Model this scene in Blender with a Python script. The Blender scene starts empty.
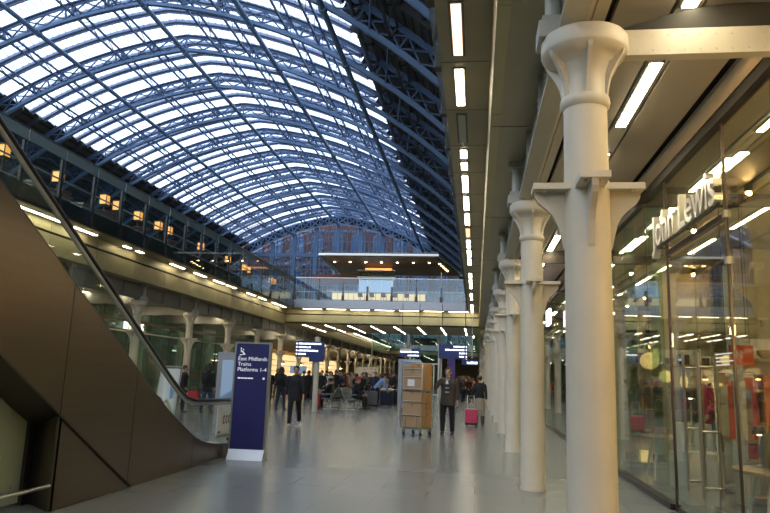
import bpy, bmesh, math, random
from mathutils import Vector, Matrix, Euler
random.seed(7)
SC = bpy.context.scene
COL = SC.collection
PI = math.pi
R = math.radians
V = Vector

# ---------------------------------------------------------------- materials
def mat(name, col, rough=.5, metal=0., emit=None, es=0., noise=0., nscale=8., bump=0., stretch=(1, 1, 1), spec=.5, coat=0.):
    m = bpy.data.materials.new(name); m.use_nodes = True
    nt = m.node_tree; b = nt.nodes['Principled BSDF']
    b.inputs['Base Color'].default_value = (*col, 1)
    b.inputs['Roughness'].default_value = rough
    b.inputs['Metallic'].default_value = metal
    b.inputs['Specular IOR Level'].default_value = spec
    b.inputs['Coat Weight'].default_value = coat
    if emit:
        b.inputs['Emission Color'].default_value = (*emit, 1); b.inputs['Emission Strength'].default_value = es
    if noise or bump:
        tc = nt.nodes.new('ShaderNodeTexCoord'); mp = nt.nodes.new('ShaderNodeMapping')
        mp.inputs['Scale'].default_value = stretch
        nz = nt.nodes.new('ShaderNodeTexNoise'); nz.inputs['Scale'].default_value = nscale; nz.inputs['Detail'].default_value = 5
        nt.links.new(tc.outputs['Object'], mp.inputs['Vector']); nt.links.new(mp.outputs['Vector'], nz.inputs['Vector'])
        if noise:
            mr = nt.nodes.new('ShaderNodeMapRange'); mr.inputs['From Min'].default_value = .3; mr.inputs['From Max'].default_value = .7
            mr.inputs['To Min'].default_value = 1 - noise; mr.inputs['To Max'].default_value = 1 + noise
            mx = nt.nodes.new('ShaderNodeVectorMath'); mx.operation = 'SCALE'; mx.inputs[0].default_value = col
            nt.links.new(nz.outputs['Fac'], mr.inputs['Value']); nt.links.new(mr.outputs['Result'], mx.inputs['Scale'])
            nt.links.new(mx.outputs['Vector'], b.inputs['Base Color'])
        if bump:
            bp = nt.nodes.new('ShaderNodeBump'); bp.inputs['Strength'].default_value = bump; bp.inputs['Distance'].default_value = .01
            nt.links.new(nz.outputs['Fac'], bp.inputs['Height']); nt.links.new(bp.outputs['Normal'], b.inputs['Normal'])
    return m

def glass(name, tint=(1, 1, 1), refl=.12, rough=.02, haze=0., hazecol=(.8, .9, .9)):
    """thin architectural pane: see-through with a fresnel reflection and a little surface haze"""
    m = bpy.data.materials.new(name); m.use_nodes = True
    nt = m.node_tree; nt.nodes.clear()
    out = nt.nodes.new('ShaderNodeOutputMaterial'); tr = nt.nodes.new('ShaderNodeBsdfTransparent'); gl = nt.nodes.new('ShaderNodeBsdfGlossy')
    tr.inputs['Color'].default_value = (*tint, 1); gl.inputs['Roughness'].default_value = rough
    lw = nt.nodes.new('ShaderNodeLayerWeight'); lw.inputs['Blend'].default_value = .5
    pw = nt.nodes.new('ShaderNodeMath'); pw.operation = 'POWER'; pw.inputs[1].default_value = 4.5; nt.links.new(lw.outputs['Facing'], pw.inputs[0])
    fr = nt.nodes.new('ShaderNodeMath'); fr.operation = 'MULTIPLY_ADD'; fr.inputs[1].default_value = .75; fr.inputs[2].default_value = refl * .25; nt.links.new(pw.outputs[0], fr.inputs[0])
    mx = nt.nodes.new('ShaderNodeMixShader')
    nt.links.new(fr.outputs[0], mx.inputs[0]); nt.links.new(tr.outputs[0], mx.inputs[1]); nt.links.new(gl.outputs[0], mx.inputs[2])
    last = mx
    if haze:
        df = nt.nodes.new('ShaderNodeBsdfDiffuse'); df.inputs['Color'].default_value = (*hazecol, 1)
        m2 = nt.nodes.new('ShaderNodeMixShader'); m2.inputs[0].default_value = haze
        nt.links.new(mx.outputs[0], m2.inputs[1]); nt.links.new(df.outputs[0], m2.inputs[2]); last = m2
    nt.links.new(last.outputs[0], out.inputs['Surface'])
    return m

def brickmat(name, c1, c2, mortar, scale, bw=.5, rh=.25, ms=.02, rough=.8, axes='xz', spec=.3):
    m = bpy.data.materials.new(name); m.use_nodes = True
    nt = m.node_tree; b = nt.nodes['Principled BSDF']; b.inputs['Roughness'].default_value = rough; b.inputs['Specular IOR Level'].default_value = spec
    tc = nt.nodes.new('ShaderNodeTexCoord'); sp = nt.nodes.new('ShaderNodeSeparateXYZ'); cb = nt.nodes.new('ShaderNodeCombineXYZ')
    nt.links.new(tc.outputs['Object'], sp.inputs[0])
    for i, a in enumerate(axes): nt.links.new(sp.outputs['xyz'.index(a)], cb.inputs[i])
    br = nt.nodes.new('ShaderNodeTexBrick'); br.inputs['Scale'].default_value = scale
    for k, v in (('Color1', c1), ('Color2', c2), ('Mortar', mortar)): br.inputs[k].default_value = (*v, 1)
    br.inputs['Brick Width'].default_value = bw; br.inputs['Row Height'].default_value = rh; br.inputs['Mortar Size'].default_value = ms
    nt.links.new(cb.outputs[0], br.inputs['Vector']); nt.links.new(br.outputs['Color'], b.inputs['Base Color'])
    return m

M = {}
M['floor'] = brickmat('terrazzo_floor', (.208, .22, .20), (.218, .23, .208), (.18, .187, .17), 1, 1.2, .6, .005, .22, 'xy', .5)
M['cream'] = mat('cream_paint', (.62, .56, .44), .42, noise=.04, nscale=3, spec=.4)
M['soffit'] = mat('metal_soffit', (.34, .30, .19), .42, .35, noise=.05, nscale=1.5)
M['gold'] = mat('brass_fascia', (.44, .385, .20), .48, .45, noise=.07, nscale=1.2)
M['greyfascia'] = mat('grey_steel_fascia', (.36, .36, .37), .35, .6, noise=.05)
M['groove'] = mat('groove_and_shade', (.03, .028, .022), .8)  # dark joints; also paints the shade behind gable lattice and over beams
M['ceil'] = mat('ceiling_panel', (.47, .42, .32), .5, .1, noise=.03, nscale=2)
M['ceil2'] = mat('ceiling_panel_pale', (.66, .62, .50), .45)
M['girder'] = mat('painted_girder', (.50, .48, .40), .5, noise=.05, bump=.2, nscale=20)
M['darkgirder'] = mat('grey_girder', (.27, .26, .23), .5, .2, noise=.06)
M['lamp'] = mat('strip_diffuser', (.9, .9, .9), .4, emit=(1, .86, .60), es=30)
M['ledgelamp'] = mat('ledge_diffuser', (.9, .9, .9), .4, emit=(1, .88, .66), es=16)
M['lampfar'] = mat('strip_diffuser_far', (.9, .9, .9), .4, emit=(1, .88, .66), es=18)
M['lamporange'] = mat('ageing_diffuser', (.9, .7, .5), .4, emit=(1, .50, .26), es=1.6)
M['lamphalf'] = mat('half_lit_diffuser', (.9, .7, .6), .4, emit=(1, .62, .44), es=2.0)
M['lampoff'] = mat('unlit_diffuser', (.42, .45, .38), .3)
M['lampframe'] = mat('lamp_frame', (.10, .09, .06), .5)
M['bronze'] = mat('brushed_bronze', (.135, .108, .08), .30, .8, noise=.05, nscale=3, stretch=(1, .12, 6))
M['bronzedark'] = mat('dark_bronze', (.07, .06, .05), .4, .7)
M['steel'] = mat('brushed_steel', (.55, .53, .47), .3, .95)
M['rubber'] = mat('black_rubber', (.012, .012, .014), .38)
M['frost'] = mat('green_back_glass', (.42, .50, .34), .15, .0, noise=.04, nscale=2, coat=.5)
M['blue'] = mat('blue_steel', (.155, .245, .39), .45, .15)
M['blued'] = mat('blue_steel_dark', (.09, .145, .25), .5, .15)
M['rafter'] = mat('rafter_paint', (.30, .36, .52), .5)
M['slate'] = brickmat('roof_boards', (.105, .098, .09), (.075, .072, .07), (.02, .02, .02), 1, 6, .5, .05, .8, 'yz')
M['slateb'] = mat('dark_purlin', (.05, .055, .065), .6)
M['roofglass'] = glass('roof_glass', (.86, .90, .95), .1, .1)
def _translucent(m, f, col):
    nt = m.node_tree; out = nt.nodes['Material Output']; src = out.inputs[0].links[0].from_socket
    tl = nt.nodes.new('ShaderNodeBsdfTranslucent'); tl.inputs[0].default_value = (*col, 1); mx = nt.nodes.new('ShaderNodeMixShader'); mx.inputs[0].default_value = f
    nt.links.new(src, mx.inputs[1]); nt.links.new(tl.outputs[0], mx.inputs[2]); nt.links.new(mx.outputs[0], out.inputs[0])
_translucent(M['roofglass'], .55, (.82, .90, 1))
M['glass'] = glass('clear_glass', (.93, .97, .94), .12)
M['glassgreen'] = glass('green_edge_glass', (.70, .86, .78), .2, haze=.08, hazecol=(.4, .6, .55))
M['shopglass'] = glass('shop_glass', (.84, .88, .78), .42)
M['balglass'] = glass('balustrade_glass', (.80, .88, .90), .2, haze=.02, hazecol=(.45, .62, .68))
M['balband'] = glass('glass_reflection_band', (.55, .66, .70), .2, haze=.5, hazecol=(.42, .52, .54))  # haze paints the pale reflection strip along the glass top
M['benchmetal'] = mat('bench_metal', (.26, .26, .24), .4, .7)
M['gableglass'] = glass('gable_glass', (.56, .62, .70), .25, haze=.03, hazecol=(.45, .6, .8))
M['brick'] = brickmat('red_brick', (.30, .13, .095), (.25, .105, .08), (.24, .16, .13), 1, .45, .15, .012, .85, 'xz')
M['brickgrey'] = brickmat('old_stock_brick', (.27, .23, .16), (.22, .19, .13), (.14, .12, .09), 1, .23, .075, .008, .85, 'xz')
M['stone'] = mat('pale_stone', (.26, .27, .30), .7)
M['plaster'] = mat('plaster', (.42, .38, .26), .8, noise=.1)
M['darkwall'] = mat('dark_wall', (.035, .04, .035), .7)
M['warmwall'] = mat('warm_shop_wall', (.85, .62, .28), .7, noise=.25, nscale=2)
M['deck'] = mat('deck_concrete', (.12, .12, .12), .8)
M['black'] = mat('black_cloth', (.012, .012, .014), .85, noise=.2)
M['white'] = mat('white_paint', (.75, .75, .72), .4)
M['signblue'] = mat('sign_blue', (.022, .022, .105), .35)
M['signblue2'] = mat('sign_blue_lit', (.012, .022, .10), .35, emit=(.02, .05, .25), es=.12)
M['signwhite'] = mat('sign_white', (.9, .9, .9), .5, emit=(.9, .95, 1), es=.25)
M['signlit'] = mat('sign_white_lit', (.9, .9, .9), .5, emit=(.9, .95, 1), es=1.5)
M['lantern'] = mat('lantern_shade', (1, .6, .2), .6, emit=(1, .36, .07), es=1.5)
M['lanternframe'] = mat('lantern_frame', (.12, .06, .03), .6)
M['card'] = mat('cardboard', (.40, .255, .13), .75, noise=.05, nscale=3)
M['card2'] = mat('cardboard_orange', (.50, .25, .09), .7, noise=.05)
M['tape'] = mat('parcel_tape', (.30, .17, .07), .3)
M['wood'] = mat('pale_wood', (.50, .38, .24), .5, noise=.1, stretch=(1, 8, 1))
M['skin'] = mat('skin', (.52, .30, .21), .5)
M['skind'] = mat('skin_tan', (.40, .22, .15), .5)
M['eye'] = mat('eye', (.02, .015, .012), .3)
M['lip'] = mat('lip', (.35, .12, .10), .5)
M['hairdark'] = mat('dark_hair', (.018, .012, .009), .6, noise=.3, nscale=40)
M['hairbrown'] = mat('brown_hair', (.075, .035, .018), .6, noise=.3, nscale=40)
M['hairfair'] = mat('fair_hair', (.30, .19, .09), .6, noise=.2, nscale=40)
M['pink'] = mat('pink_case', (.55, .06, .14), .35)
M['red'] = mat('red_cloth', (.42, .02, .03), .6)
M['redposter'] = mat('red_poster', (.70, .10, .04), .5)
M['navy'] = mat('navy_cloth', (.02, .025, .06), .8)
M['purple'] = mat('purple_cloth', (.09, .05, .20), .7)
M['ltblue'] = mat('light_blue_cloth', (.22, .34, .58), .8)
M['beige'] = mat('beige_cloth', (.36, .28, .20), .85)
M['skirt'] = mat('taupe_skirt', (.30, .26, .20), .8)
M['brownco'] = mat('dark_brown_coat', (.055, .04, .03), .75)
M['boot'] = mat('brown_boot', (.06, .04, .03), .5)
M['jeans'] = mat('denim', (.03, .05, .10), .8)
M['grey'] = mat('grey_cloth', (.10, .10, .11), .8)
M['olive'] = mat('olive_cloth', (.10, .09, .05), .8)
M['cream2'] = mat('cream_cloth', (.60, .58, .50), .8)
M['orange'] = mat('orange_cloth', (.75, .16, .03), .6)
M['shoe'] = mat('black_shoe', (.01, .01, .01), .4)
M['shoew'] = mat('white_shoe', (.6, .6, .58), .5)
M['warmlit'] = mat('warm_lit_panel', (.9, .7, .4), .5, emit=(1, .70, .34), es=.9)
M['warmlamp'] = mat('warm_lamp', (1, .8, .5), .5, emit=(1, .66, .28), es=26)
M['globe'] = mat('added_globe_bulb', (1, .8, .5), .5, emit=(1, .56, .22), es=130)
M['tablelamp'] = mat('warm_bulb', (1, .8, .5), .5, emit=(1, .62, .26), es=30)
M['spotbulb'] = mat('spot_bulb', (1, .8, .5), .5, emit=(1, .56, .25), es=420)
M['bluelit'] = mat('cool_lit_glass', (.22, .32, .48), .2, emit=(.35, .55, .9), es=.0)
M['kiosklit2'] = mat('roof_lamp', (.9, .9, 1), .3, emit=(.9, .85, 1), es=5)
M['kiosklit'] = mat('kiosk_glass', (.4, .55, .7), .2, emit=(.45, .62, .9), es=.55)
M['canopy'] = mat('canopy_underside', (.25, .17, .10), .5, noise=.2)
M['rust'] = mat('rust_red_panel', (.20, .055, .035), .6)
M['screenad'] = mat('lit_screen', (.1, .15, .2), .3, emit=(.30, .42, .58), es=.45)
M['paperlamp'] = mat('paper_lantern', (.85, .65, .25), .6, emit=(1, .68, .25), es=1.0)
M['green'] = mat('leaf_green', (.08, .16, .05), .7)
M['letter'] = mat('steel_letter', (.86, .85, .82), .30, .75)
M['letterlit'] = mat('lit_letter', (.9, .9, .9), .5, emit=(1, .95, .8), es=1.4)
M['pinklit'] = mat('pink_lit_letter', (.9, .8, .9), .5, emit=(1, .72, .95), es=3.0)
# striped jumper
def stripes(name, c1, c2, n):
    m = bpy.data.materials.new(name); m.use_nodes = True; nt = m.node_tree; b = nt.nodes['Principled BSDF']; b.inputs['Roughness'].default_value = .8
    tc = nt.nodes.new('ShaderNodeTexCoord'); sp = nt.nodes.new('ShaderNodeSeparateXYZ'); nt.links.new(tc.outputs['Object'], sp.inputs[0])
    mm = nt.nodes.new('ShaderNodeMath'); mm.operation = 'MULTIPLY'; mm.inputs[1].default_value = n
    fr = nt.nodes.new('ShaderNodeMath'); fr.operation = 'FRACT'; gt = nt.nodes.new('ShaderNodeMath'); gt.operation = 'GREATER_THAN'; gt.inputs[1].default_value = .62
    nt.links.new(sp.outputs[2], mm.inputs[0]); nt.links.new(mm.outputs[0], fr.inputs[0]); nt.links.new(fr.outputs[0], gt.inputs[0])
    mx = nt.nodes.new('ShaderNodeMix'); mx.data_type = 'RGBA'; mx.inputs[6].default_value = (*c1, 1); mx.inputs[7].default_value = (*c2, 1)
    nt.links.new(gt.outputs[0], mx.inputs[0]); nt.links.new(mx.outputs[2], b.inputs['Base Color'])
    return m
M['jumper'] = stripes('striped_jumper', (.03, .03, .035), (.30, .31, .33), 9)

# ---------------------------------------------------------------- mesh builder
class MB:
    def __init__(s): s.v = []; s.f = []; s.smooth = []
    def add(s, vs, fs, smooth=False):
        o = len(s.v); s.v += [tuple(p) for p in vs]
        for f in fs: s.f.append([i + o for i in f]); s.smooth.append(smooth)
        return s
    def box(s, x0, x1, y0, y1, z0, z1):
        vs = [(x, y, z) for x in (x0, x1) for y in (y0, y1) for z in (z0, z1)]
        return s.add(vs, [(0, 1, 3, 2), (4, 6, 7, 5), (0, 4, 5, 1), (2, 3, 7, 6), (0, 2, 6, 4), (1, 5, 7, 3)])
    def beam(s, a, b, w, h=None, up=(0, 0, 1)):
        a = V(a); b = V(b); h = h or w; d = (b - a)
        if d.length < 1e-6: return s
        d.normalize(); u = V(up)
        if abs(d.dot(u)) > .99: u = V((0, 1, 0))
        sd = d.cross(u).normalized() * w / 2; uu = sd.cross(d).normalized() * h / 2
        vs = [a - sd - uu, a + sd - uu, a + sd + uu, a - sd + uu, b - sd - uu, b + sd - uu, b + sd + uu, b - sd + uu]
        return s.add(vs, [(0, 3, 2, 1), (4, 5, 6, 7), (0, 1, 5, 4), (1, 2, 6, 5), (2, 3, 7, 6), (3, 0, 4, 7)])
    def tube(s, pts, r, n=8, cap=True):
        pts = [V(p) for p in pts]; rs = r if isinstance(r, (list, tuple)) else [r] * len(pts)
        rings = []; prev = None
        for i, p in enumerate(pts):
            d = (pts[min(i + 1, len(pts) - 1)] - pts[max(i - 1, 0)]).normalized()
            u = V((0, 0, 1)) if abs(d.z) < .95 else V((0, 1, 0))
            if prev is not None: u = prev
            sd = d.cross(u).normalized(); uu = sd.cross(d).normalized(); prev = uu
            rr = rs[i]; ra, rb = (rr if isinstance(rr, (list, tuple)) else (rr, rr))
            rings.append([p + sd * math.cos(2 * PI * k / n) * ra + uu * math.sin(2 * PI * k / n) * rb for k in range(n)])
        vs = [q for rg in rings for q in rg]; fs = []
        for i in range(len(pts) - 1):
            for k in range(n): fs.append((i * n + k, i * n + (k + 1) % n, (i + 1) * n + (k + 1) % n, (i + 1) * n + k))
        s.add(vs, fs, True)
        if cap: s.add(rings[0], [tuple(range(n))[::-1]]); s.add(rings[-1], [tuple(range(n))])
        return s
    def lathe(s, prof, c=(0, 0, 0), n=24, cap=True):
        vs = []; fs = []
        for r, z in prof:
            for k in range(n): vs.append((c[0] + r * math.cos(2 * PI * k / n), c[1] + r * math.sin(2 * PI * k / n), c[2] + z))
        for i in range(len(prof) - 1):
            for k in range(n): fs.append((i * n + k, i * n + (k + 1) % n, (i + 1) * n + (k + 1) % n, (i + 1) * n + k))
        s.add(vs, fs, True)
        if cap:
            s.add(vs[:n], [tuple(range(n))[::-1]]); s.add(vs[-n:], [tuple(range(n))])
        return s
    def prism(s, poly, axis, a, b):
        """polygon in the two other axes, extruded along axis from a to b"""
        def pt(p, t):
            if axis == 'x': return (t, p[0], p[1])
            if axis == 'y': return (p[0], t, p[1])
            return (p[0], p[1], t)
        n = len(poly); vs = [pt(p, a) for p in poly] + [pt(p, b) for p in poly]
        fs = [tuple(range(n))[::-1], tuple(range(n, 2 * n))] + [(i, (i + 1) % n, n + (i + 1) % n, n + i) for i in range(n)]
        return s.add(vs, fs)
    def ball(s, c, r, n=12, m=8):
        rx, ry, rz = r if isinstance(r, (list, tuple)) else (r, r, r)
        vs = [(c[0], c[1], c[2] - rz)]; fs = []
        for i in range(1, m):
            a = PI * i / m
            for k in range(n): vs.append((c[0] + rx * math.sin(a) * math.cos(2 * PI * k / n), c[1] + ry * math.sin(a) * math.sin(2 * PI * k / n), c[2] - rz * math.cos(a)))
        vs.append((c[0], c[1], c[2] + rz)); t = len(vs) - 1
        for k in range(n):
            fs.append((0, 1 + (k + 1) % n, 1 + k)); fs.append((t, t - n + k, t - n + (k + 1) % n))
        for i in range(m - 2):
            for k in range(n):
                a = 1 + i * n; fs.append((a + k, a + (k + 1) % n, a + n + (k + 1) % n, a + n + k))
        return s.add(vs, fs, True)
    def mesh(s, name):
        me = bpy.data.meshes.new(name); me.from_pydata(s.v, [], s.f)
        me.polygons.foreach_set('use_smooth', s.smooth)
        bm = bmesh.new(); bm.from_mesh(me); bmesh.ops.recalc_face_normals(bm, faces=bm.faces); bm.to_mesh(me); bm.free()
        return me
    def build(s, name, m, parent=None, loc=None):
        me = s.mesh(name); me.materials.append(m)
        o = bpy.data.objects.new(name, me); COL.objects.link(o)
        if parent: o.parent = parent
        if loc: o.location = loc
        return o
def tag(o, label=None, cat=None, group=None, kind=None):
    if label: o['label'] = label
    if cat: o['category'] = cat
    if group: o['group'] = group
    if kind: o['kind'] = kind
    return o
def thing(name, label, cat, loc=(0, 0, 0), rz=0, group=None):
    o = bpy.data.objects.new(name, None); COL.objects.link(o); o.empty_display_size = .1
    o.location = loc; o.rotation_euler = (0, 0, rz); return tag(o, label, cat, group)
def struct(name, mb, m):
    return tag(mb.build(name, m), kind='structure')
def dup(root, loc=None, rz=None, label=None, group=None):
    def cp(o, par):
        c = o.copy(); COL.objects.link(c)
        if par: c.parent = par
        for ch in list(kids.get(o.name, [])): cp(ch, c)
        return c
    kids = {}
    def walk(o):
        kids[o.name] = list(CH(o))
        for c in kids[o.name]: walk(c)
    walk(root)
    r = cp(root, None)
    if loc is not None: r.location = loc
    if rz is not None: r.rotation_euler = (0, 0, rz)
    if label: r['label'] = label
    if group: r['group'] = group
    return r
def CH(o): return [c for c in COL.objects if c.parent == o] if len(COL.objects) < 0 else list(o.children)
ORD = 'nearest second third fourth fifth sixth seventh eighth ninth tenth eleventh twelfth thirteenth fourteenth fifteenth sixteenth seventeenth eighteenth nineteenth twentieth'.split()
def nth(i):
    if i < 20: return ORD[i]
    u = ['first', 'second', 'third', 'fourth', 'fifth', 'sixth', 'seventh', 'eighth', 'ninth']; n = i + 1; t, r = divmod(n, 10)
    return {2: 'twentieth', 3: 'thirtieth', 4: 'fortieth', 5: 'fiftieth', 6: 'sixtieth'}[t] if r == 0 else {2: 'twenty-', 3: 'thirty-', 4: 'forty-', 5: 'fifty-', 6: 'sixty-'}[t] + u[r - 1]
def nthn(i): return 'first' if i == 0 else nth(i)
def text_mesh(body, size, depth=.01, align='LEFT', spacing=1., bold=0.):
    cu = bpy.data.curves.new('lettering', 'FONT'); cu.body = body; cu.size = size; cu.extrude = depth; cu.align_x = align
    cu.space_character = spacing; cu.offset = bold; cu.resolution_u = 3
    ob = bpy.data.objects.new('lettering', cu); COL.objects.link(ob)
    dg = bpy.context.evaluated_depsgraph_get(); me = bpy.data.meshes.new_from_object(ob.evaluated_get(dg))
    bpy.data.objects.remove(ob); return me
def text(name, body, size, m, parent, loc, rot, depth=.006, align='LEFT', **k):
    me = text_mesh(body, size, depth, align, **k); me.materials.clear(); me.materials.append(m)
    o = bpy.data.objects.new(name, me); COL.objects.link(o); o.parent = parent; o.location = loc; o.rotation_euler = rot
    return o

def letters(body, size, m, parent, rot, depth, **k):
    me = text_mesh(body, size, depth, 'LEFT', **k); bm = bmesh.new(); bm.from_mesh(me); bm.verts.ensure_lookup_table()
    bmesh.ops.remove_doubles(bm, verts=bm.verts, dist=1e-5); seen = set(); isl = []
    for v in bm.verts:
        if v in seen: continue
        st = [v]; seen.add(v); g = []
        while st:
            a = st.pop(); g.append(a)
            for e in a.link_edges:
                b = e.other_vert(a)
                if b not in seen: seen.add(b); st.append(b)
        isl.append([min(p.co.x for p in g), max(p.co.x for p in g), set(g)])
    isl.sort(key=lambda q: q[0]); out = []
    for q in isl:
        if out and q[0] < out[-1][1] - .3 * (q[1] - q[0]): out[-1][1] = max(out[-1][1], q[1]); out[-1][2] |= q[2]
        else: out.append(q)
    for x0, x1, g in out:
        mb = MB(); vs = list(g); ix = {v: i for i, v in enumerate(vs)}
        mb.add([tuple(v.co) for v in vs], [tuple(ix[v] for v in f.verts) for f in bm.faces if f.verts[0] in g])
        o = mb.build('letter', m, parent); o.rotation_euler = rot
    bm.free()
# ---------------------------------------------------------------- camera
def make_camera():
    f = 668.2; h = 1.44; phi, th, ro = R(7.975), R(10.18), R(1.994)
    d = V((-math.sin(phi) * math.cos(th), math.cos(phi) * math.cos(th), math.sin(th)))
    r0 = V((math.cos(phi), math.sin(phi), 0)); u0 = r0.cross(d)
    r = r0 * math.cos(ro) + u0 * math.sin(ro); u = u0 * math.cos(ro) - r0 * math.sin(ro)
    cd = bpy.data.cameras.new('camera'); cd.sensor_width = 36; cd.lens = f / 770 * 36; cd.clip_end = 1000; cd.clip_start = .05
    c = bpy.data.objects.new('camera', cd); COL.objects.link(c)
    m = Matrix((r, u, -d)).transposed().to_4x4(); m.translation = V((0, 0, h)); c.matrix_world = m
    SC.camera = c
make_camera()

# ---------------------------------------------------------------- world
w = bpy.data.worlds.new('overcast_sky'); SC.world = w; w.use_nodes = True
nt = w.node_tree; bg = nt.nodes['Background']
tc = nt.nodes.new('ShaderNodeTexCoord'); nz = nt.nodes.new('ShaderNodeTexNoise'); nz.inputs['Scale'].default_value = 2.5
cr = nt.nodes.new('ShaderNodeMix'); cr.data_type = 'RGBA'
cr.inputs[6].default_value = (.60, .75, 1.0, 1); cr.inputs[7].default_value = (.88, .93, 1.0, 1)
nt.links.new(tc.outputs['Generated'], nz.inputs['Vector']); nt.links.new(nz.outputs['Fac'], cr.inputs[0])
nt.links.new(cr.outputs[2], bg.inputs['Color']); bg.inputs['Strength'].default_value = 2.4
SC.view_settings.view_transform = 'Standard'; SC.view_settings.look = 'None'; SC.view_settings.gamma = 1
SC.view_settings.exposure = 0.22
SC.cycles.max_bounces = 7; SC.cycles.diffuse_bounces = 3; SC.cycles.glossy_bounces = 3; SC.cycles.transparent_max_bounces = 24
SC.cycles.caustics_reflective = False; SC.cycles.caustics_refractive = False; SC.cycles.use_denoising = True
SC.cycles.sample_clamp_indirect = 4; SC.cycles.use_light_tree = True
# ================================================================ dimensions
BAY = 4.83; Y0 = 4.82; XR = .78; XL = -12.9
YC = [Y0 + BAY * k for k in range(24)]
YA, YB = -14., 143.       # extent along the hall
BR0, BR1 = 42., 50.       # bridge
OP2 = 97.                 # far end of the second opening
ZS, ZG, ZL, ZT = 4.6, 5.22, 5.55, 6.02

# ================================================================ shell
struct('floor', MB().box(-26, 8.5, YA, YB, -.2, 0), M['floor'])
struct('wall_back', MB().box(-26, 8.5, YA - .3, YA, 0, 5.6), M['plaster'])
struct('wall_front', MB().box(-26, 8.5, 128, 128.3, 0, 5.6), M['plaster'])
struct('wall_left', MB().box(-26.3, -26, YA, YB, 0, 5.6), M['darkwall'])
struct('wall_right', MB().box(8.5, 8.9, YA, YB, 0, 12), M['brickgrey'])
def deck(name, x0, x1, y0, y1): struct(name, MB().box(x0, x1, y0, y1, ZL, ZT), M['soffit'])
deck('ceiling_right', -.5, 8.5, YA, YB)
deck('ceiling_left', -71, -11.62, YA, YB)
deck('ceiling_bridge', -11.62, -.5, BR0 - .62, BR1 + .62)
deck('ceiling_front', -11.62, -.5, OP2 - .62, YB)
deck('ceiling_back', -11.62, -.5, YA, -7)
# outer side walls of the train shed
struct('wall_shed_left', MB().box(-71.4, -70.6, YA, YB, 0, 9), M['brick'])

def fascia(n, pts, m=None):
    """vertical brass fascia in two bands with a groove, standing on plan line pts[0]->pts[1], body on the left side of travel"""
    a, b = V((*pts[0], 0)), V((*pts[1], 0)); d = (b - a).normalized(); nrm = V((-d.y, d.x, 0)); L = (b - a).length
    lo = MB(); t = .12
    def slab(mb, s0, s1, z0, z1, o=0):
        p = [a + d * s0 + nrm * o, a + d * s1 + nrm * o, a + d * s1 + nrm * (o + t), a + d * s0 + nrm * (o + t)]
        mb.add([(q.x, q.y, z) for z in (z0, z1) for q in p], [(0, 3, 2, 1), (4, 5, 6, 7), (0, 1, 5, 4), (1, 2, 6, 5), (2, 3, 7, 6), (3, 0, 4, 7)])
    k = max(1, round(L / (BAY / 2)))
    for i in range(k):
        s0, s1 = L * i / k + .008, L * (i + 1) / k - .008
        slab(lo, s0, s1, ZS, ZG - .035); slab(lo, s0, s1, ZG + .035, ZL)
    back = MB(); slab(back, 0, L, ZS + .02, ZL, .05)
    struct('trim_%d' % n, lo, M['gold']); struct('trim_%d' % (n + 1), back, M['groove'])
struct('floor_terrace', MB().box(-75, 15, YB, 155.9, 0, 5.99), M['deck'])
fascia(1, [(.15, YB), (.15, YA)])          # right hand side (body towards +x)
fascia(3, [(-12.27, -7), (-12.27, BR0)])   # left hand side
fascia(5, [(-12.27, BR0), (.15, BR0)])     # bridge
fascia(7, [(-12.27, BR1), (-12.27, OP2)])
fascia(9, [(.15, BR1), (-12.27, BR1)])
fascia(11, [(-12.27, OP2), (.15, OP2)])

# soffit strips and ledge joints
def joints(n, xa, xb, ya, yb, z, step=BAY / 3, ph=0.13):
    mb = MB(); y = ya + ph
    while y < yb: mb.box(xa, xb, y, y + .010, z - .003, z + .01); y += step
    struct('trim_%d' % n, mb, M['groove'])
joints(13, -.5, .15, 1.67, 42, ZL); joints(14, -12.27, -11.62, 1.67, 42, ZL)
struct('ceiling_right_soffit', MB().box(.271, .66, YA, YB, ZS, ZS + .1), M['soffit'])
joints(15, .16, .62, 1.67 + 1.5, 42, ZS, BAY)
struct('ceiling_left_soffit', MB().box(-12.8, -12.391, YA, YB, ZS, ZS + .1), M['soffit'])
mb = MB(); nb = 9; xs = [-12.1 + 1.51 * i for i in range(9)]
struct('ceiling_bridge_soffit', MB().box(-12.27, .15, BR0, BR1, ZS + .005, ZS + .1), M['soffit'])
struct('ceiling_front_soffit', MB().box(-12.27, .15, OP2, YB, ZS + .005, ZS + .1), M['soffit'])
# bright bead at the edge of the right hand ledge, dark line under the bridge
struct('trim_16', MB().box(.135, .149, YA, YB, ZL - .03, ZL - .004), M['soffit'])

# girders over the column rows, one plate girder with flanges each side
def girder(n, x, s, m):
    mb = MB().box(x - .02, x + .02, YA, YB, 4.06, ZS + .01)
    mb.box(x - .09, x + .09, YA, YB, 4.04, 4.075)
    y = Y0 - BAY * 4
    while y < 100:
        for q in (0, BAY / 3, 2 * BAY / 3): mb.box(x - .07, x + .07, y + q - .015 + .25, y + q + .015 + .25, 4.07, ZS)
        y += BAY
    # rivet rows
    y = 3.
    while y < 26:
        for zz in (4.1, 4.52): mb.box(x + s * .02, x + s * .035, y, y + .03, zz, zz + .03)
        y += .14
    struct('trim_%d' % n, mb, m)
girder(17, .68, -1, M['girder']); girder(18, -12.86, 1, M['darkgirder'])

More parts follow.
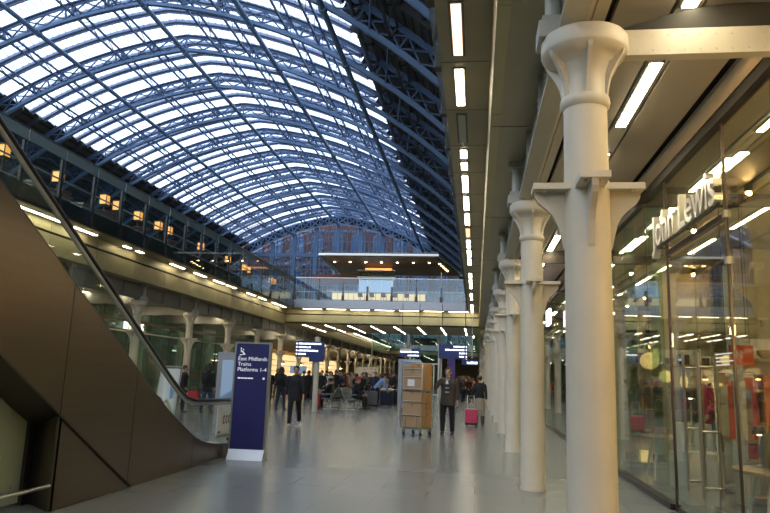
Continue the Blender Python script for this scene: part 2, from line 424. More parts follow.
# ceiling boards of the right undercroft with open dark joints
def board(name, x0, x1, m, y0=YA, y1=YB, z=4.25): struct(name, MB().box(x0, x1, y0, y1, z, z + .05), m)
struct('ceiling_void', MB().box(.7, 8.5, YA, YB, 4.5, 4.55), M['groove'])
for i, (a, b, m) in enumerate([(.74, .865, 'ceil2'), (.875, .975, 'ceil2'), (1.03, 1.44, 'ceil'), (1.47, 1.645, 'ceil2'), (1.67, 2.15, 'ceil'), (2.25, 2.42, 'ceil2'), (2.47, 2.93, 'ceil'),
                               (2.97, 3.15, 'ceil2'), (3.18, 3.7, 'ceil'), (3.78, 3.95, 'ceil2'), (4.0, 4.37, 'ceil'), (4.4, 4.57, 'ceil2'), (4.6, 5.2, 'ceil'), (5.27, 8.5, 'ceil')]):
    board('ceiling_board_%d' % (i + 1), a, b, M[m])
board('ceiling_board_left', -26, -12.95, M['ceil'], z=4.27)

# cross beams on every column line
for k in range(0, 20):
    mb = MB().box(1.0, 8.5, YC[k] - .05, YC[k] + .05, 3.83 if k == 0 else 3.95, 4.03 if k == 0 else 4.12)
    # dark lens painted as the shaded void between beam and ceiling
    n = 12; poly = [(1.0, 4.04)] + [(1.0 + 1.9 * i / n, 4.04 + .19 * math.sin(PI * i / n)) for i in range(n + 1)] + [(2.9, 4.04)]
    if k < 4:
        x = 1.15
        while x < 2.3:
            for zz in (3.86, 3.975): mb.box(x, x + .012, YC[k] - .056, YC[k] - .05, zz, zz + .012)
            x += .11
    tag(mb.build('cross_beam', M['cream'] if k == 0 else M['bronzedark']), 'cross beam running from the %s column to the shop ceiling' % (nthn(k) if k else 'nearest'), 'beam', 'cross beams over the right colonnade')  # farther beams painted dark as if backlit, only the nearest stays cream
    ow = MB().prism(poly[1:-1], 'y', YC[k] - .03, YC[k] + .03).build('void_shade', M['groove'], [o for o in COL.objects if o.name.startswith('cross_beam')][-1])  # dark plate put in as the shade of the void
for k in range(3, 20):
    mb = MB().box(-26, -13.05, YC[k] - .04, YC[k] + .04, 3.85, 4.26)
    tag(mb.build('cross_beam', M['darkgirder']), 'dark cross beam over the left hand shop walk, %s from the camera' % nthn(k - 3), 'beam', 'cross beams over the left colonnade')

# ================================================================ columns
def make_column():
    t = thing('iron_column', '', 'column', (XR, YC[0], 0))
    prof = [(.175, 0), (.175, .03), (.165, .05), (.163, 1.5), (.158, 2.6), (.155, 3.42)]
    MB().lathe(prof, n=32).build('shaft', M['cream'], t)
    cap = MB().lathe([(.156, 3.42), (.175, 3.44), (.18, 3.47), (.175, 3.5), (.16, 3.52), (.163, 3.66), (.172, 3.70), (.19, 3.745), (.195, 3.76), (.225, 3.775), (.23, 3.79), (.262, 3.80), (.285, 3.82), (.31, 3.845), (.315, 3.86), (.315, 3.96), (.305, 3.975), (.12, 3.985)], n=32)
    for i in range(6):                    # curved fins round the bell
        a = PI / 6 + i * PI / 3 + PI / 3
        c, s = math.cos(a), math.sin(a)
        pr = [(.17, 3.50), (.178, 3.56), (.19, 3.62), (.215, 3.68), (.255, 3.75), (.29, 3.80), (.308, 3.86), (.308, 3.9), (.15, 3.9), (.15, 3.5)]
        for sg in (1,):
            vs = [(c * r - s * o, s * r + c * o, z) for o in (-.016, .016) for r, z in pr]; n = len(pr)
            cap.add(vs, [tuple(range(n))[::-1], tuple(range(n, 2 * n))] + [(j, (j + 1) % n, n + (j + 1) % n, n + j) for j in range(n)])
    cap.build('capital', M['cream'], t)
    br = MB()
    for i in range(4):
        a = i * PI / 2; c, s = math.cos(a), math.sin(a)
        def w(r, o, z): return (c * r - s * o, s * r + c * o, z)
        br.add([w(r, o, z) for z in (2.80, 2.845) for r, o in ((.1, -.1), (.385, -.1), (.385, .1), (.1, .1))], [(0, 3, 2, 1), (4, 5, 6, 7), (0, 1, 5, 4), (1, 2, 6, 5), (2, 3, 7, 6), (3, 0, 4, 7)])
        gp = [(.10, 2.80), (.37, 2.80), (.365, 2.75), (.34, 2.71), (.29, 2.67), (.24, 2.62), (.205, 2.55), (.185, 2.47), (.165, 2.38), (.1, 2.38)]
        n = len(gp); vs = [w(r, o, z) for o in (-.022, .022) for r, z in gp]
        br.add(vs, [tuple(range(n))[::-1], tuple(range(n, 2 * n))] + [(j, (j + 1) % n, n + (j + 1) % n, n + j) for j in range(n)])
        for q in (-.06, .06):
            b0 = w(.31, q, 2.79); br.box(b0[0] - .012, b0[0] + .012, b0[1] - .012, b0[1] + .012, 2.785, 2.80)
    br.build('bracket', M['cream'], t)
    MB().box(-.34, -.10, -.12, .16, 3.97, 4.10).box(-.31, -.13, -.08, .12, 4.10, 4.16).box(-.33, -.11, -.1, .14, 4.52, 4.6).build('pipe_seat', M['girder'], t)
    MB().tube([(-.22, .02, 4.14), (-.22, .02, 4.6)], .062, 14).build('stub_post', M['girder'], t)
    return t
colp = make_column(); first = True
for k in range(22):
    lab = 'cream cast iron column with bracket collar in the right hand row, %s to the camera' % nth(k)
    if k == 0:
        colp['label'] = 'thick cream iron column nearest the camera with four armed bracket collar'; colp['group'] = 'cream columns of the right colonnade'
        o = colp
    else: o = dup(colp, (XR, YC[k], 0), 0, lab, 'cream columns of the right colonnade')
for k in range(3, 22):
    dup(colp, (XL, YC[k], 0), PI, 'cream iron column beside the left hand shops, %s along from the escalator' % nthn(k - 3), 'cream columns of the left colonnade')
for k in range(4, 9):
    dup(colp, (-17.7, YC[k], 0), PI, 'cream iron column inside the dark left shops behind green glass, %s along' % nthn(k - 4), 'inner row of columns on the left')

# ================================================================ lights
def lamp_proto(name, w, L, m, frame=.03):
    t = thing(name, '', 'light')
    MB().box(-w / 2 - frame, w / 2 + frame, -L / 2 - frame, L / 2 + frame, -.012, .012).build('frame', M['lampframe'], t)
    MB().box(-w / 2, w / 2, -L / 2, L / 2, -.022, -.010).build('diffuser', m, t)
    return t
def place(proto, loc, label, group, used, rz=0):
    if proto.name not in used:
        used.add(proto.name); proto.location = loc; proto.rotation_euler = (0, 0, rz); proto['label'] = label; proto['group'] = group; return proto
    return dup(proto, loc, rz, label, group)
used = set()
LP = {'long': lamp_proto('ledge_light', .115, 1.2, M['ledgelamp']), 'short': lamp_proto('ledge_light', .115, .42, M['ledgelamp']),
      'off': lamp_proto('ledge_light', .115, 1.25, M['lampoff']), 'orange': lamp_proto('ledge_light', .115, 1.1, M['lamporange']), 'half': lamp_proto('ledge_light', .115, 1.2, M['lamphalf'])}
# right ledge as photographed: centre of each panel starts at 7.43, pitch 1.61
seq = ['half', 'long', 'off', 'ss', 'long', 'long', 'long', 'orange', 'ss', 'long', 'long', 'none', 'long', 'ss', 'long', 'none', 'long', 'short', 'none', 'long', 'ss', 'long']
for n, s in enumerate(['long'] * 3 + seq):
    i = n - 3; y = 7.43 + BAY / 3 * i
    d = {'half': 'half lit orange tinged', 'long': 'bright white', 'off': 'unlit grey', 'orange': 'dim orange', 'ss': 'short white', 'short': 'short white'}
    if s == 'none': continue
    where = ('%s panel along the right ledge' % nthn(i)) if i >= 0 else 'right ledge above the picture top, %s one back' % nthn(-i - 1)
    if s == 'ss':
        place(LP['short'], (-.265, y - .36, ZL), 'short white ceiling light, nearer of a pair, %s' % where, 'lights of the right ledge', used)
        place(LP['short'], (-.265, y + .36, ZL), 'short white ceiling light, farther of a pair, %s' % where, 'lights of the right ledge', used)
    else: place(LP[s], (-.265, y, ZL), '%s strip light, %s' % (d[s], where), 'lights of the right ledge', used)
YL = [13.2, 15.99, 17.26, 18.75, 21.3, 22.2, 25.3, 27.6, 29.8, 31.05, 31.8, 34.4, 36.3, 38.8, 40.4]
for i, y in enumerate(YL):
    s = 'short' if y in (21.3, 22.2, 31.05, 31.8) else 'long'
    place(LP[s], (-12.0, y, ZL), 'white strip light under the left hand ledge, %s from the camera end' % nthn(i), 'lights of the left ledge', used)
for i in range(7):
    place(LP['long'], (-10.4 + 1.55 * i, BR0 - .36, ZL), 'white strip light along the bridge front ledge, %s from the left' % nthn(i), 'lights of the bridge ledge', used, PI / 2)
for i in range(22):
    place(LP['long'], (-12.0, 52 + 2.0 * i, ZL), 'white strip light under the far left ledge beyond the bridge, %s along' % nthn(i), 'lights of the far left ledge', used)
for i in range(8):
    place(LP['long'], (-.265, 52 + 2.2 * i, ZL), 'white strip light under the right ledge beyond the bridge, %s along' % nthn(i), 'lights of the far right ledge', used)
c1 = lamp_proto('ceiling_light', .10, 1.5, M['lamp'], .02); c1b = lamp_proto('ceiling_light', .07, 1.5, M['lamp'], .015)
for row, (x, nm) in enumerate(((1.55, 'between columns and shopfront'), (3.07, 'first row inside the shop'), (4.48, 'second row inside the shop'))):
    for i in range(-2, 14 if row else 32):
        y = 6.5 + BAY / 2 * i
        where = ('%s from the camera' % nthn(i)) if i >= 0 else ('overhead beside the camera' if i == -1 else 'just behind the camera')
        place(c1 if row == 0 else c1b, (x, y + .22 * (row > 0), 4.25), 'long white ceiling strip light %s, %s' % (nm, where), 'strip lights %s' % nm, used)
for row, (x, nm) in enumerate(((-13.5, 'outer'), (-15.0, 'middle'))):
    for i in range(30):
        place(c1, (x, 15.5 + BAY * .62 * i, 4.27), 'white ceiling strip over the left shop walk, %s row, %s from the camera' % (nm, nthn(i)), 'strip lights over the left shop walk', used)
c2 = lamp_proto('bridge_light', .09, 1.35, M['lampfar'], .02); c3 = lamp_proto('bridge_light', .09, .7, M['lampfar'], .02)
for r in range(8):
    x = -11.2 + 1.5 * r
    for i, (y, p) in enumerate(((43.2, c2), (45.0, c2), (47.3, c2), (48.9, c3))):
        place(p, (x, y, ZS), 'small white light under the bridge, %s row from the left, %s deep' % (nthn(r), nthn(i)), 'lights under the bridge', used)
for r in range(4):
    for i in range(5):
        place(c2, (-10.5 + 3 * r, 99 + 5 * i, ZS), 'distant white light under the far deck, %s row from the left, %s deep' % (nthn(r), nthn(i)), 'lights under the far deck', used)

# ================================================================ escalator
EX = -4.18
def zc(y): return 3.03 - (y - 5.18) * math.tan(R(30))      # top edge of cladding
esc = thing('escalator', 'escalator clad in brown brushed metal with black handrail and glass sides', 'escalator', (EX, 11.6, 0))
def E_(y): return y - 11.6
def clad_poly():
    up = [(y, zc(y)) for y in (-1.2, 2, 6, 8.4)]
    cv = [(8.9, 1.10), (9.3, .83), (9.7, .55), (10.1, .40), (10.5, .31), (11.0, .27), (11.7, .26)]
    return up, cv
zt = lambda y: .93 - (y - 6.47) * math.tan(R(30))          # trim line
def top_z(y):
    pts = [(-1.2, zc(-1.2)), (8.75, zc(8.75)), (9.05, .82), (9.48, .62), (9.85, .455), (10.23, .335), (10.6, .27), (11.0, .225), (11.4, .20), (11.75, .19)]
    for (a, za), (b, zb) in zip(pts, pts[1:]):
        if a <= y <= b: return za + (zb - za) * (y - a) / (b - a)
    return .19
def panel(y0, y1, lo, hi, x, t, name):
    ys = [y0 + (y1 - y0) * i / 12 for i in range(13)]
    poly = [(E_(y), lo(y)) for y in ys] + [(E_(y), hi(y)) for y in reversed(ys)]
    MB().prism(poly, 'x', x - t, x).build(name, M['bronze'], esc)
ztrim = lambda y: max(0, zt(y))
S = [6.49, 7.98]
g = .006
for x, t in ((0, .03), (-1.62, .03)):
    for a, b in ((-1.2, 2.0), (2.0, 4.3), (4.3, 6.47), (6.47, 7.98), (7.98, 9.85), (9.85, 11.1), (11.1, 11.75)):
        if a < 6.47: panel(a + g, b - g, lambda y: zt(y) + .02, top_z, x, t, 'cladding_panel')
        elif a < 8: 
            panel(a + g, b - g, lambda y: zt(y) + .02, top_z, x, t, 'cladding_panel')
            panel(a + g, 7.98 - g, lambda y: 0.01, lambda y: max(.012, zt(y) - .004), x, t, 'cladding_panel')
        else: panel(a + g, b - g, lambda y: .01, top_z, x, t, 'cladding_panel')
# trims: sloping shadow gap trim and top capping
MB().beam((.01, E_(-1.2), zt(-1.2)), (.01, E_(8.0), zt(8.0)), .022, .02).build('trim_bar', M['bronzedark'], esc)
cp = MB(); ys = [-1.2 + .3 * i for i in range(44)]
cp.tube([(-.02, E_(y), top_z(y) + .005) for y in ys if y <= 11.75], .022, 8)
cp.tube([(-1.5, E_(y), top_z(y) + .005) for y in ys if y <= 11.75], .022, 8); cp.build('deck_capping', M['bronzedark'], esc)
# truss body and steps
MB().prism([(E_(-1.2), zc(-1.2) - .35), (E_(9.6), .35), (E_(11.7), .18), (E_(11.7), 0.02), (E_(7.6), .02), (E_(-1.2), zt(-1.2) - 0.02)], 'x', -1.58, -.60).prism([(E_(-1.2), zt(-1.2) + .08), (E_(7.3), zt(7.3) + .08), (E_(7.3), zt(7.3) + .03), (E_(-1.2), zt(-1.2) + .03)], 'x', -.62, -.035).build('truss_body', M['bronzedark'], esc)
stp = MB()
for i in range(27):
    y = 9.7 - .4 * i * .87; z = .25 + .2 * i * 1.0
    if z < zc(y) + .2: stp.box(-1.3, -.3, E_(y) - .36, E_(y), z - .16, z - .0 + .0)
stp.box(-1.3, -.3, E_(9.7), E_(11.75), .1, .2); stp.build('step_band', M['steel'], esc)
# glass balustrades and handrails
def rail_pts():
    hz = lambda y: zc(y) + .56
    p = [(E_(y), hz(y)) for y in (-1.2, 2, 5, 8, 9.1)]
    p += [(E_(9.4), hz(9.4) + .015), (E_(9.7), 1.035), (E_(10.0), .985), (E_(10.4), .965), (E_(10.9), .955), (E_(11.6), .95)]
    for i in range(1, 8):
        a = PI / 2 - PI * i / 8
        p.append((E_(11.6) + .33 * math.cos(a), .60 + .33 * math.sin(a)))
    p.append((E_(11.6), .27))
    return p
RP = rail_pts()
for x in (-.10, -1.5):
    hr = MB().tube([(x, y, z) for y, z in RP], [(.04, .028)] * len(RP), 8); hr.build('handrail', M['rubber'], esc)
    st = MB().tube([(x, y, z - .045) for y, z in RP[:12]], [(.022, .03)] * 12, 6); st.build('handrail_guide', M['steel'], esc)
    cuts = [E_(-1.2), E_(1.5), E_(4.0), E_(6.3), E_(8.2), E_(9.75), E_(11.0), E_(11.9)]
    for a, b in zip(cuts, cuts[1:]):
        n = 8; ys2 = [a + .008 + (b - a - .016) * i / n for i in range(n + 1)]
        def hz2(y):
            for (p, q), (r_, s_) in zip(RP[:14], RP[1:15]):
                if p <= y <= r_: return q + (s_ - q) * (y - p) / max(1e-6, r_ - p) - .05
            return .6
        poly = [(y, top_z(y + 11.6) - .04) for y in ys2] + [(y, hz2(y)) for y in reversed(ys2)]
        MB().prism(poly, 'x', x - .006, x + .006).build('glass_panel', M['glass'], esc)
# recess under the sloping cladding: back glass, dark jambs, short handrail
MB().add([(x, y, z) for z in (.01, .93) for x, y in ((0, E_(6.47)), (-.48, E_(6.80)), (-.48, E_(6.84)), (0, E_(6.51)))], [(0, 3, 2, 1), (4, 5, 6, 7), (0, 1, 5, 4), (1, 2, 6, 5), (2, 3, 7, 6), (3, 0, 4, 7)]).build('jamb', M['bronze'], esc)
poly = [(E_(1.6), .03), (E_(6.70), .03), (E_(6.70), zt(6.70) + .10), (E_(1.6), zt(1.6) + .1)]
MB().prism(poly, 'x', -.52, -.50).build('recess_glass', M['frost'], esc)
MB().box(-.53, -.46, E_(6.68), E_(6.80), .01, .9).build('recess_frame', M['bronzedark'], esc)
for (y, z) in ((6.55, .20), (6.45, .92), (4.6, .28)):
    MB().tube([(-.50, E_(y), z), (-.485, E_(y), z)], .014, 10).build('fixing_bolt', M['steel'], esc)
MB().tube([(.03, E_(3.6), .27), (.03, E_(6.38), .27)], .02, 10).tube([(.03, E_(6.36), .27), (-.02, E_(6.44), .27)], .014, 8).build('bump_rail', M['steel'], esc)
# ================================================================ train shed roof
CXR = -31.; E0 = 5.52; RR = 49.4; ZC = -14.3
def arc(t, off=0.):
    """t in -1..1 from left springing over the slightly pointed crown to the right springing"""
    r = RR + off; a0 = math.asin(E0 / r); a1 = R(65.5); a = a0 + (a1 - a0) * abs(t)
    x = (-E0 + r * math.sin(a)) * (1 if t >= 0 else -1)
    return CXR + x, ZC + r * math.cos(a)
def ang2t(deg): return (deg - 6.42) / (65.5 - 6.42)
TG = ang2t(30.4)
RIBP = 9.04; YG = 144.
def sweep(mb, t0, t1, off0, off1, y0, y1, n):
    """box section following the arch"""
    vs = []; fs = []
    for i in range(n + 1):
        t = t0 + (t1 - t0) * i / n; a = arc(t, off0); b = arc(t, off1)
        vs += [(a[0], y0, a[1]), (a[0], y1, a[1]), (b[0], y1, b[1]), (b[0], y0, b[1])]
    for i in range(n):
        o = i * 4
        for k in range(4): fs.append((o + k, o + (k + 1) % 4, o + 4 + (k + 1) % 4, o + 4 + k))
    fs += [(0, 1, 2, 3), (4 * n + 3, 4 * n + 2, 4 * n + 1, 4 * n)]
    mb.add(vs, fs)
def make_rib(big=False):
    t = thing('roof_rib', '', 'roof rib', (0, YG, 0))
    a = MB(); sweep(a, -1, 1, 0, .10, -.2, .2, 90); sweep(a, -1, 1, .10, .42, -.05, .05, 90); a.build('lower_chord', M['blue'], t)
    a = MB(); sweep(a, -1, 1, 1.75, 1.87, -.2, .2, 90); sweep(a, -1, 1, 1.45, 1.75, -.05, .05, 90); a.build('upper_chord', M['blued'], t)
    a = MB(); N = 52
    for i in range(N):
        t0 = -1 + 2 * i / N; t1 = -1 + 2 * (i + 1) / N
        p0, p1, q0, q1 = arc(t0, .38), arc(t1, .38), arc(t0, 1.5), arc(t1, 1.5)
        for u, v in ((p0, q1), (q0, p1)): a.beam((u[0], 0, u[1]), (v[0], 0, v[1]), .12, .10, up=(0, 1, 0))
        if i % 2 == 0: a.beam((p0[0], 0, p0[1]), (q0[0], 0, q0[1]), .14, .16, up=(0, 1, 0))
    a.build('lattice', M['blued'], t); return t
rib = make_rib()
for k in range(1, 17):
    y = YG - RIBP * k
    lab = 'blue lattice steel arch rib of the train shed roof, %s out from the brick gable' % nthn(k - 1)
    if k == 1: rib.location.y = y; rib['label'] = lab; rib['group'] = 'arch ribs of the train shed roof'
    else: dup(rib, (0, y, 0), 0, lab, 'arch ribs of the train shed roof')
# one bay of glazing: two rafters, three tented strips of glass, glazing bars
def make_bay():
    t = thing('roof_glazing', '', 'roof glazing', (0, YG, 0))
    ys = [-RIBP * j / 4 for j in range(5)]
    for y in ys[1:4]:
        a = MB(); sweep(a, -TG, TG, 1.98, 2.3, y - .33, y + .33, 60); sweep(a, -TG, TG, 1.78, 1.98, y - .05, y + .05, 60); a.build('rafter', M['rafter'], t)
    gl = MB(); br = MB(); n = 60
    for j in range(4):
        ya, yb = ys[j] - .22, ys[j + 1] + .22; ym = (ya + yb) / 2
        for (u, ou), (v, ov) in (((ya, 2.15), (ym, 2.5)), ((ym, 2.5), (yb, 2.15))):
            vs = []
            for i in range(n + 1):
                tt = -TG + 2 * TG * i / n; p = arc(tt, ou); q = arc(tt, ov); vs += [(p[0], u, p[1]), (q[0], v, q[1])]
            gl.add(vs, [(2 * i, 2 * i + 1, 2 * i + 3, 2 * i + 2) for i in range(n)])
            for i in range(n + 1):
                tt = -TG + 2 * TG * i / n; p = arc(tt, ou - .03); q = arc(tt, ov - .03)
                br.beam((p[0], u, p[1]), (q[0], v, q[1]), .05, .05)
        a = arc(0, 2.66); 
    gl.build('glass', M['roofglass'], t)
    o = br.build('glazing_bars', M['rafter'], t)
    # dark purlins under the boarded flanks
    for s in (-1, 1):
        b = MB()
        for i in range(1, 15):
            p = arc(s * (TG + (1 - TG) * i / 15), 1.9); b.box(p[0] - .1, p[0] + .1, -RIBP + .2, -.2, p[1] - .1, p[1] + .15)
        # valley rafters and a curved wind strut
        for y in (-RIBP / 3, -2 * RIBP / 3): sweep(b, s * TG, s * .97, 1.7, 2.3, y - .12, y + .12, 20)
        b.build('flank_purlins', M['slateb'], t)
        c = MB()
        for tt in (TG + .08, TG + .22, TG + .38):
            p = arc(s * tt, .3); q = arc(s * tt, 1.7)
            c.tube([(p[0], -RIBP + .2, p[1]), (q[0] * .5 + p[0] * .5, -RIBP * .75, q[1] * .6 + p[1] * .4), (q[0], -RIBP * .5, q[1]), (q[0] * .5 + p[0] * .5, -RIBP * .25, q[1] * .6 + p[1] * .4), (p[0], -.2, p[1])], .09, 6)
        c.build('arched_strut', M['blued'], t)
    return t
bay = make_bay()
for k in range(16):
    lab = 'bay of white glazed roofing between steel arches, %s out from the brick gable' % nthn(k)
    if k == 0: bay['label'] = lab; bay['group'] = 'glazed bays of the train shed roof'
    else: dup(bay, (0, YG - RIBP * k, 0), 0, lab, 'glazed bays of the train shed roof')
yr0 = YG - RIBP * 16
for s, nm in ((-1, 'left'), (1, 'right')):
    a = MB(); sweep(a, s * TG, s * 1.0, 2.32, 2.5, yr0, YG, 40); struct('ceiling_shed_%s' % nm, a, M['slate'])
# long tubes and lattice purlins running the length of the shed
for i, d in enumerate((-18.9, 0, 18.9, 30.4)):
    p = arc(0, -.12) if d == 0 else arc(ang2t(abs(d)) * (1 if d > 0 else -1), -.12)
    m = MB().tube([(0, 0, 0), (0, YG - yr0, 0)], .24, 10)
    for k in range(17): m.tube([(0, RIBP * k - .25, 0), (0, RIBP * k + .25, 0)], .34, 10)
    o = m.build('roof_tube', M['blue']); o.location = (p[0], yr0, p[1])
    tag(o, 'long blue tube running the length of the roof, %s counting from the left' % nthn(i), 'roof tube', 'longitudinal tubes of the train shed roof')
i = 0
angs = [-55, -49, -43, -37, -33.2, -26.6, -22.8, -14.7, -10.6, 10.6, 14.7, 22.8, 26.6, 33.2, 37, 43, 49, 55]
for d in angs:
    s = 1 if d > 0 else -1; tt = s * ang2t(abs(d)); p = arc(tt, 1.6); q = arc(tt, .62)
    m = MB(); base = V((q[0], yr0, q[1])); up = V((p[0] - q[0], 0, p[1] - q[1])); L = YG - yr0
    m.beam((0, 0, 0), (0, L, 0), .17).beam(tuple(up), (up.x, L, up.z), .17)
    n = int(L / (RIBP / 6))
    for j in range(n):
        y0_, y1_ = L * j / n, L * (j + 1) / n
        if j % 2: m.beam((0, y0_, 0), (up.x, y1_, up.z), .07)
        else: m.beam((up.x, y0_, up.z), (0, y1_, 0), .07)
    for k in range(17): m.beam((0, RIBP * k, 0), (up.x, RIBP * k, up.z), .2)
    o = m.build('roof_purlin', M['blued'] if abs(d) < 31 else M['slateb']); o.location = base
    tag(o, 'thin lattice purlin running along the roof, %s counting from the left' % nthn(i), 'purlin', 'lattice purlins of the train shed roof'); i += 1

rl = thing('roof_spotlight', '', 'light'); MB().ball((0, 0, 0), .22, 10, 8).build('lens', M['kiosklit2'], rl); MB().box(-.05, .05, -.05, .05, .2, .7).build('bracket', M['blued'], rl)
for k in range(2, 9):
    for s in (-1, 1):
        p = arc(s * .66, -.35)
        place(rl, (p[0], YG - RIBP * k, p[1] - .35), 'small white spotlight on the %s flank of the roof, rib %s from the gable' % ('right' if s > 0 else 'left', nthn(k - 1)), 'spotlights on the roof ribs', used)
# ================================================================ gable
gs = thing('gable_screen', 'great glazed gable screen with blue mullions in front of the red brick hotel', 'window screen', (CXR, YG + .6, 6))
def chord_z(dx): return ZC + math.sqrt(RR ** 2 - (abs(dx) + E0) ** 2)
for i in range(-7, 8):
    dx = i * 5.05; z = chord_z(dx)
    MB().box(dx - .42, dx + .42, -.35, .35, 0, z - 6 + .1).build('mullion', M['blue'], gs)
for z, wd in ((27.9, .55), (17.5, .5)):
    xm = math.sqrt(RR ** 2 - (z - ZC) ** 2) - E0
    MB().box(-xm, xm, -.4, .4, z - 6 - wd, z - 6 + wd * .4).build('transom', M['blue'], gs)
a = MB()
for i in range(-38, 39):
    dx = i; 
    if i % 5 == 0: continue
    z = chord_z(dx * 1.01) if abs(dx * 1.01) < 39 else 8
    a.box(dx * 1.01 - .07, dx * 1.01 + .07, -.1, .1, 0, max(.3, z - 6))
for z in (10, 13, 21, 24.5, 31): 
    xm = math.sqrt(RR ** 2 - (z - ZC) ** 2) - E0; a.box(-xm, xm, -.08, .08, z - 6 - .07, z - 6 + .07)
a.build('glazing_bars', M['blue'], gs)
poly = [(-39, 0)] + [(-39 + 78 * i / 40, max(.5, chord_z(-39 + 78 * i / 40) - 6)) for i in range(41)] + [(39, 0)]
MB().prism(poly[1:-1] if 0 else poly, 'y', -.02, .02).build('glazing', M['gableglass'], gs)
# big X lattice ring of the gable arch
a = MB(); N = 46
for i in range(N):
    t0 = -.95 + 1.9 * i / N; t1 = -.95 + 1.9 * (i + 1) / N
    p0, p1, q0, q1 = arc(t0, .2), arc(t1, .2), arc(t0, 1.9), arc(t1, 1.9)
    for u, v in ((p0, q1), (q0, p1), (p0, q0)): a.beam((u[0] - CXR, -.9, u[1] - 6), (v[0] - CXR, -.9, v[1] - 6), .24, .2, up=(0, 1, 0))
for off in (.1, 1.9):
    for i in range(N):
        u, v = arc(-.95 + 1.9 * i / N, off), arc(-.95 + 1.9 * (i + 1) / N, off); a.beam((u[0] - CXR, -.9, u[1] - 6), (v[0] - CXR, -.9, v[1] - 6), .3, .3, up=(0, 1, 0))
a.build('lattice_ring', M['blue'], gs)
sb = MB(); sweep(sb, -.97, .97, .0, 1.95, YG - .12, YG - .02, 60)  # dark sheet laid in as the shade between the lattice bars
tag(sb.build('shade_sheet', M['groove']), 'dark sheet painted as shade behind the lattice ring of the gable arch', 'board')
# brick hotel beyond
hb = thing('brick_hotel', 'red brick hotel wall with rows of tall windows behind the glazed gable', 'building', (CXR, 156, 0))
MB().box(-46, 46, 0, 1, 0, 38).build('wall', M['brick'], hb)
MB().box(-46, 46, -.25, 0, 27.2, 28.0).box(-46, 46, -.25, 0, 18.4, 19.1).box(-46, 46, -.2, 0, 35.5, 36.1).build('string_course', M['stone'], hb)
for row, (z, h) in enumerate(((9, 5), (20.4, 5.2), (29.2, 5.0))):
    for i in range(-8, 9):
        x = i * 5.05 + 2.5
        f = MB(); wv = 1.15 if (i % 3) else 1.5
        f.box(x - wv - .3, x + wv + .3, -.3, .05, z - .3, z).box(x - wv - .3, x - wv, -.3, .05, z, z + h).box(x + wv, x + wv + .3, -.3, .05, z, z + h)
        f.prism([(x - wv - .3, z + h), (x + wv + .3, z + h), (x + wv * .6, z + h + 1.0), (x, z + h + 1.5), (x - wv * .6, z + h + 1.0)], 'y', -.3, .05)
        f.box(x - .12, x + .12, -.25, .05, z, z + h).box(x - wv, x + wv, -.25, .05, z + h * .55, z + h * .55 + .15)
        fo = f.build('window', M['stone'], hb)
        MB().box(x - wv, x + wv, -.1, -.05, z, z + h).build('pane', M['bluelit'], fo)

# ================================================================ upper level balustrades
def balustrade(name, label, a, b, nrm, step=BAY / 3, zb=5.62, post_top=7.15, glass_top=7.45, band=True, grp='glass balustrades of the upper level', every=1):
    a = V((*a, 0)); b = V((*b, 0)); d = (b - a); L = d.length; d.normalize(); n = V((*nrm, 0))
    t = thing(name, label, 'balustrade', tuple(a), 0, grp)
    k = max(1, round(L / step)); st = L / k
    def P_(s, o, z): q = d * s + n * o; return (q.x, q.y, z)
    for i in range(k):
        g = MB(); s0, s1 = st * i + .02, st * (i + 1) - .02
        def pl(z0, z1): 
            return MB().add([P_(s0, o, z) for o in (.05, .065) for z in (z0, z1)] + [P_(s1, o, z) for o in (.05, .065) for z in (z0, z1)], [(0, 1, 3, 2), (4, 6, 7, 5), (0, 4, 5, 1), (2, 3, 7, 6), (0, 2, 6, 4), (1, 5, 7, 3)])
        if band:
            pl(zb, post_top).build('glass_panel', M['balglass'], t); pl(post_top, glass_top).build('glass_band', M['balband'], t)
        else: pl(zb, glass_top).build('glass_panel', M['balglass'], t)
    for i in range(k + 1):
        m = MB(); s0 = st * i; m.beam(P_(s0, -.02, zb + .1), P_(s0, -.02, post_top), .07, .14, up=tuple(d)); m.beam(P_(s0, .03, zb - .02), P_(s0, .03, zb + .3), .1, .16, up=tuple(d)); m.build('post', M['bronzedark'], t)
    MB().box(*sorted((P_(0, .04, 0)[0], P_(L, .08, 0)[0])), *sorted((P_(0, .04, 0)[1], P_(L, .08, 0)[1])), glass_top, glass_top + .03).build('top_rail', M['steel'], t)
    for z, r in ((6.62, .025), (6.14, .02)):
        MB().tube([P_(0, -.12, z), P_(L, -.12, z)], r, 8).build('rail', M['steel'], t)
    return t
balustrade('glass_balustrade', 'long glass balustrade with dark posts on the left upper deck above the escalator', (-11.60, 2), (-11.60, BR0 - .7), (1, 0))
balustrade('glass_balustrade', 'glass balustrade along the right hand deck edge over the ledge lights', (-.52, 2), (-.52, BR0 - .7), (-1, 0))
balustrade('glass_balustrade', 'glass balustrade with dark posts along the front of the bridge bar', (-11.50, BR0 - .64), (-.62, BR0 - .64), (0, -1), 1.6, 6.1, 7.0, 7.5, band=False)
# grey steel edge of the bridge and of the decks
struct('trim_19', MB().box(-11.62, -.5, BR0 - .66, BR0 - .60, 5.58, 6.1), M['greyfascia'])
struct('trim_20', MB().box(-11.62, -11.57, YA + 8, BR0 - .66, 5.57, 6.03), M['bronzedark'])

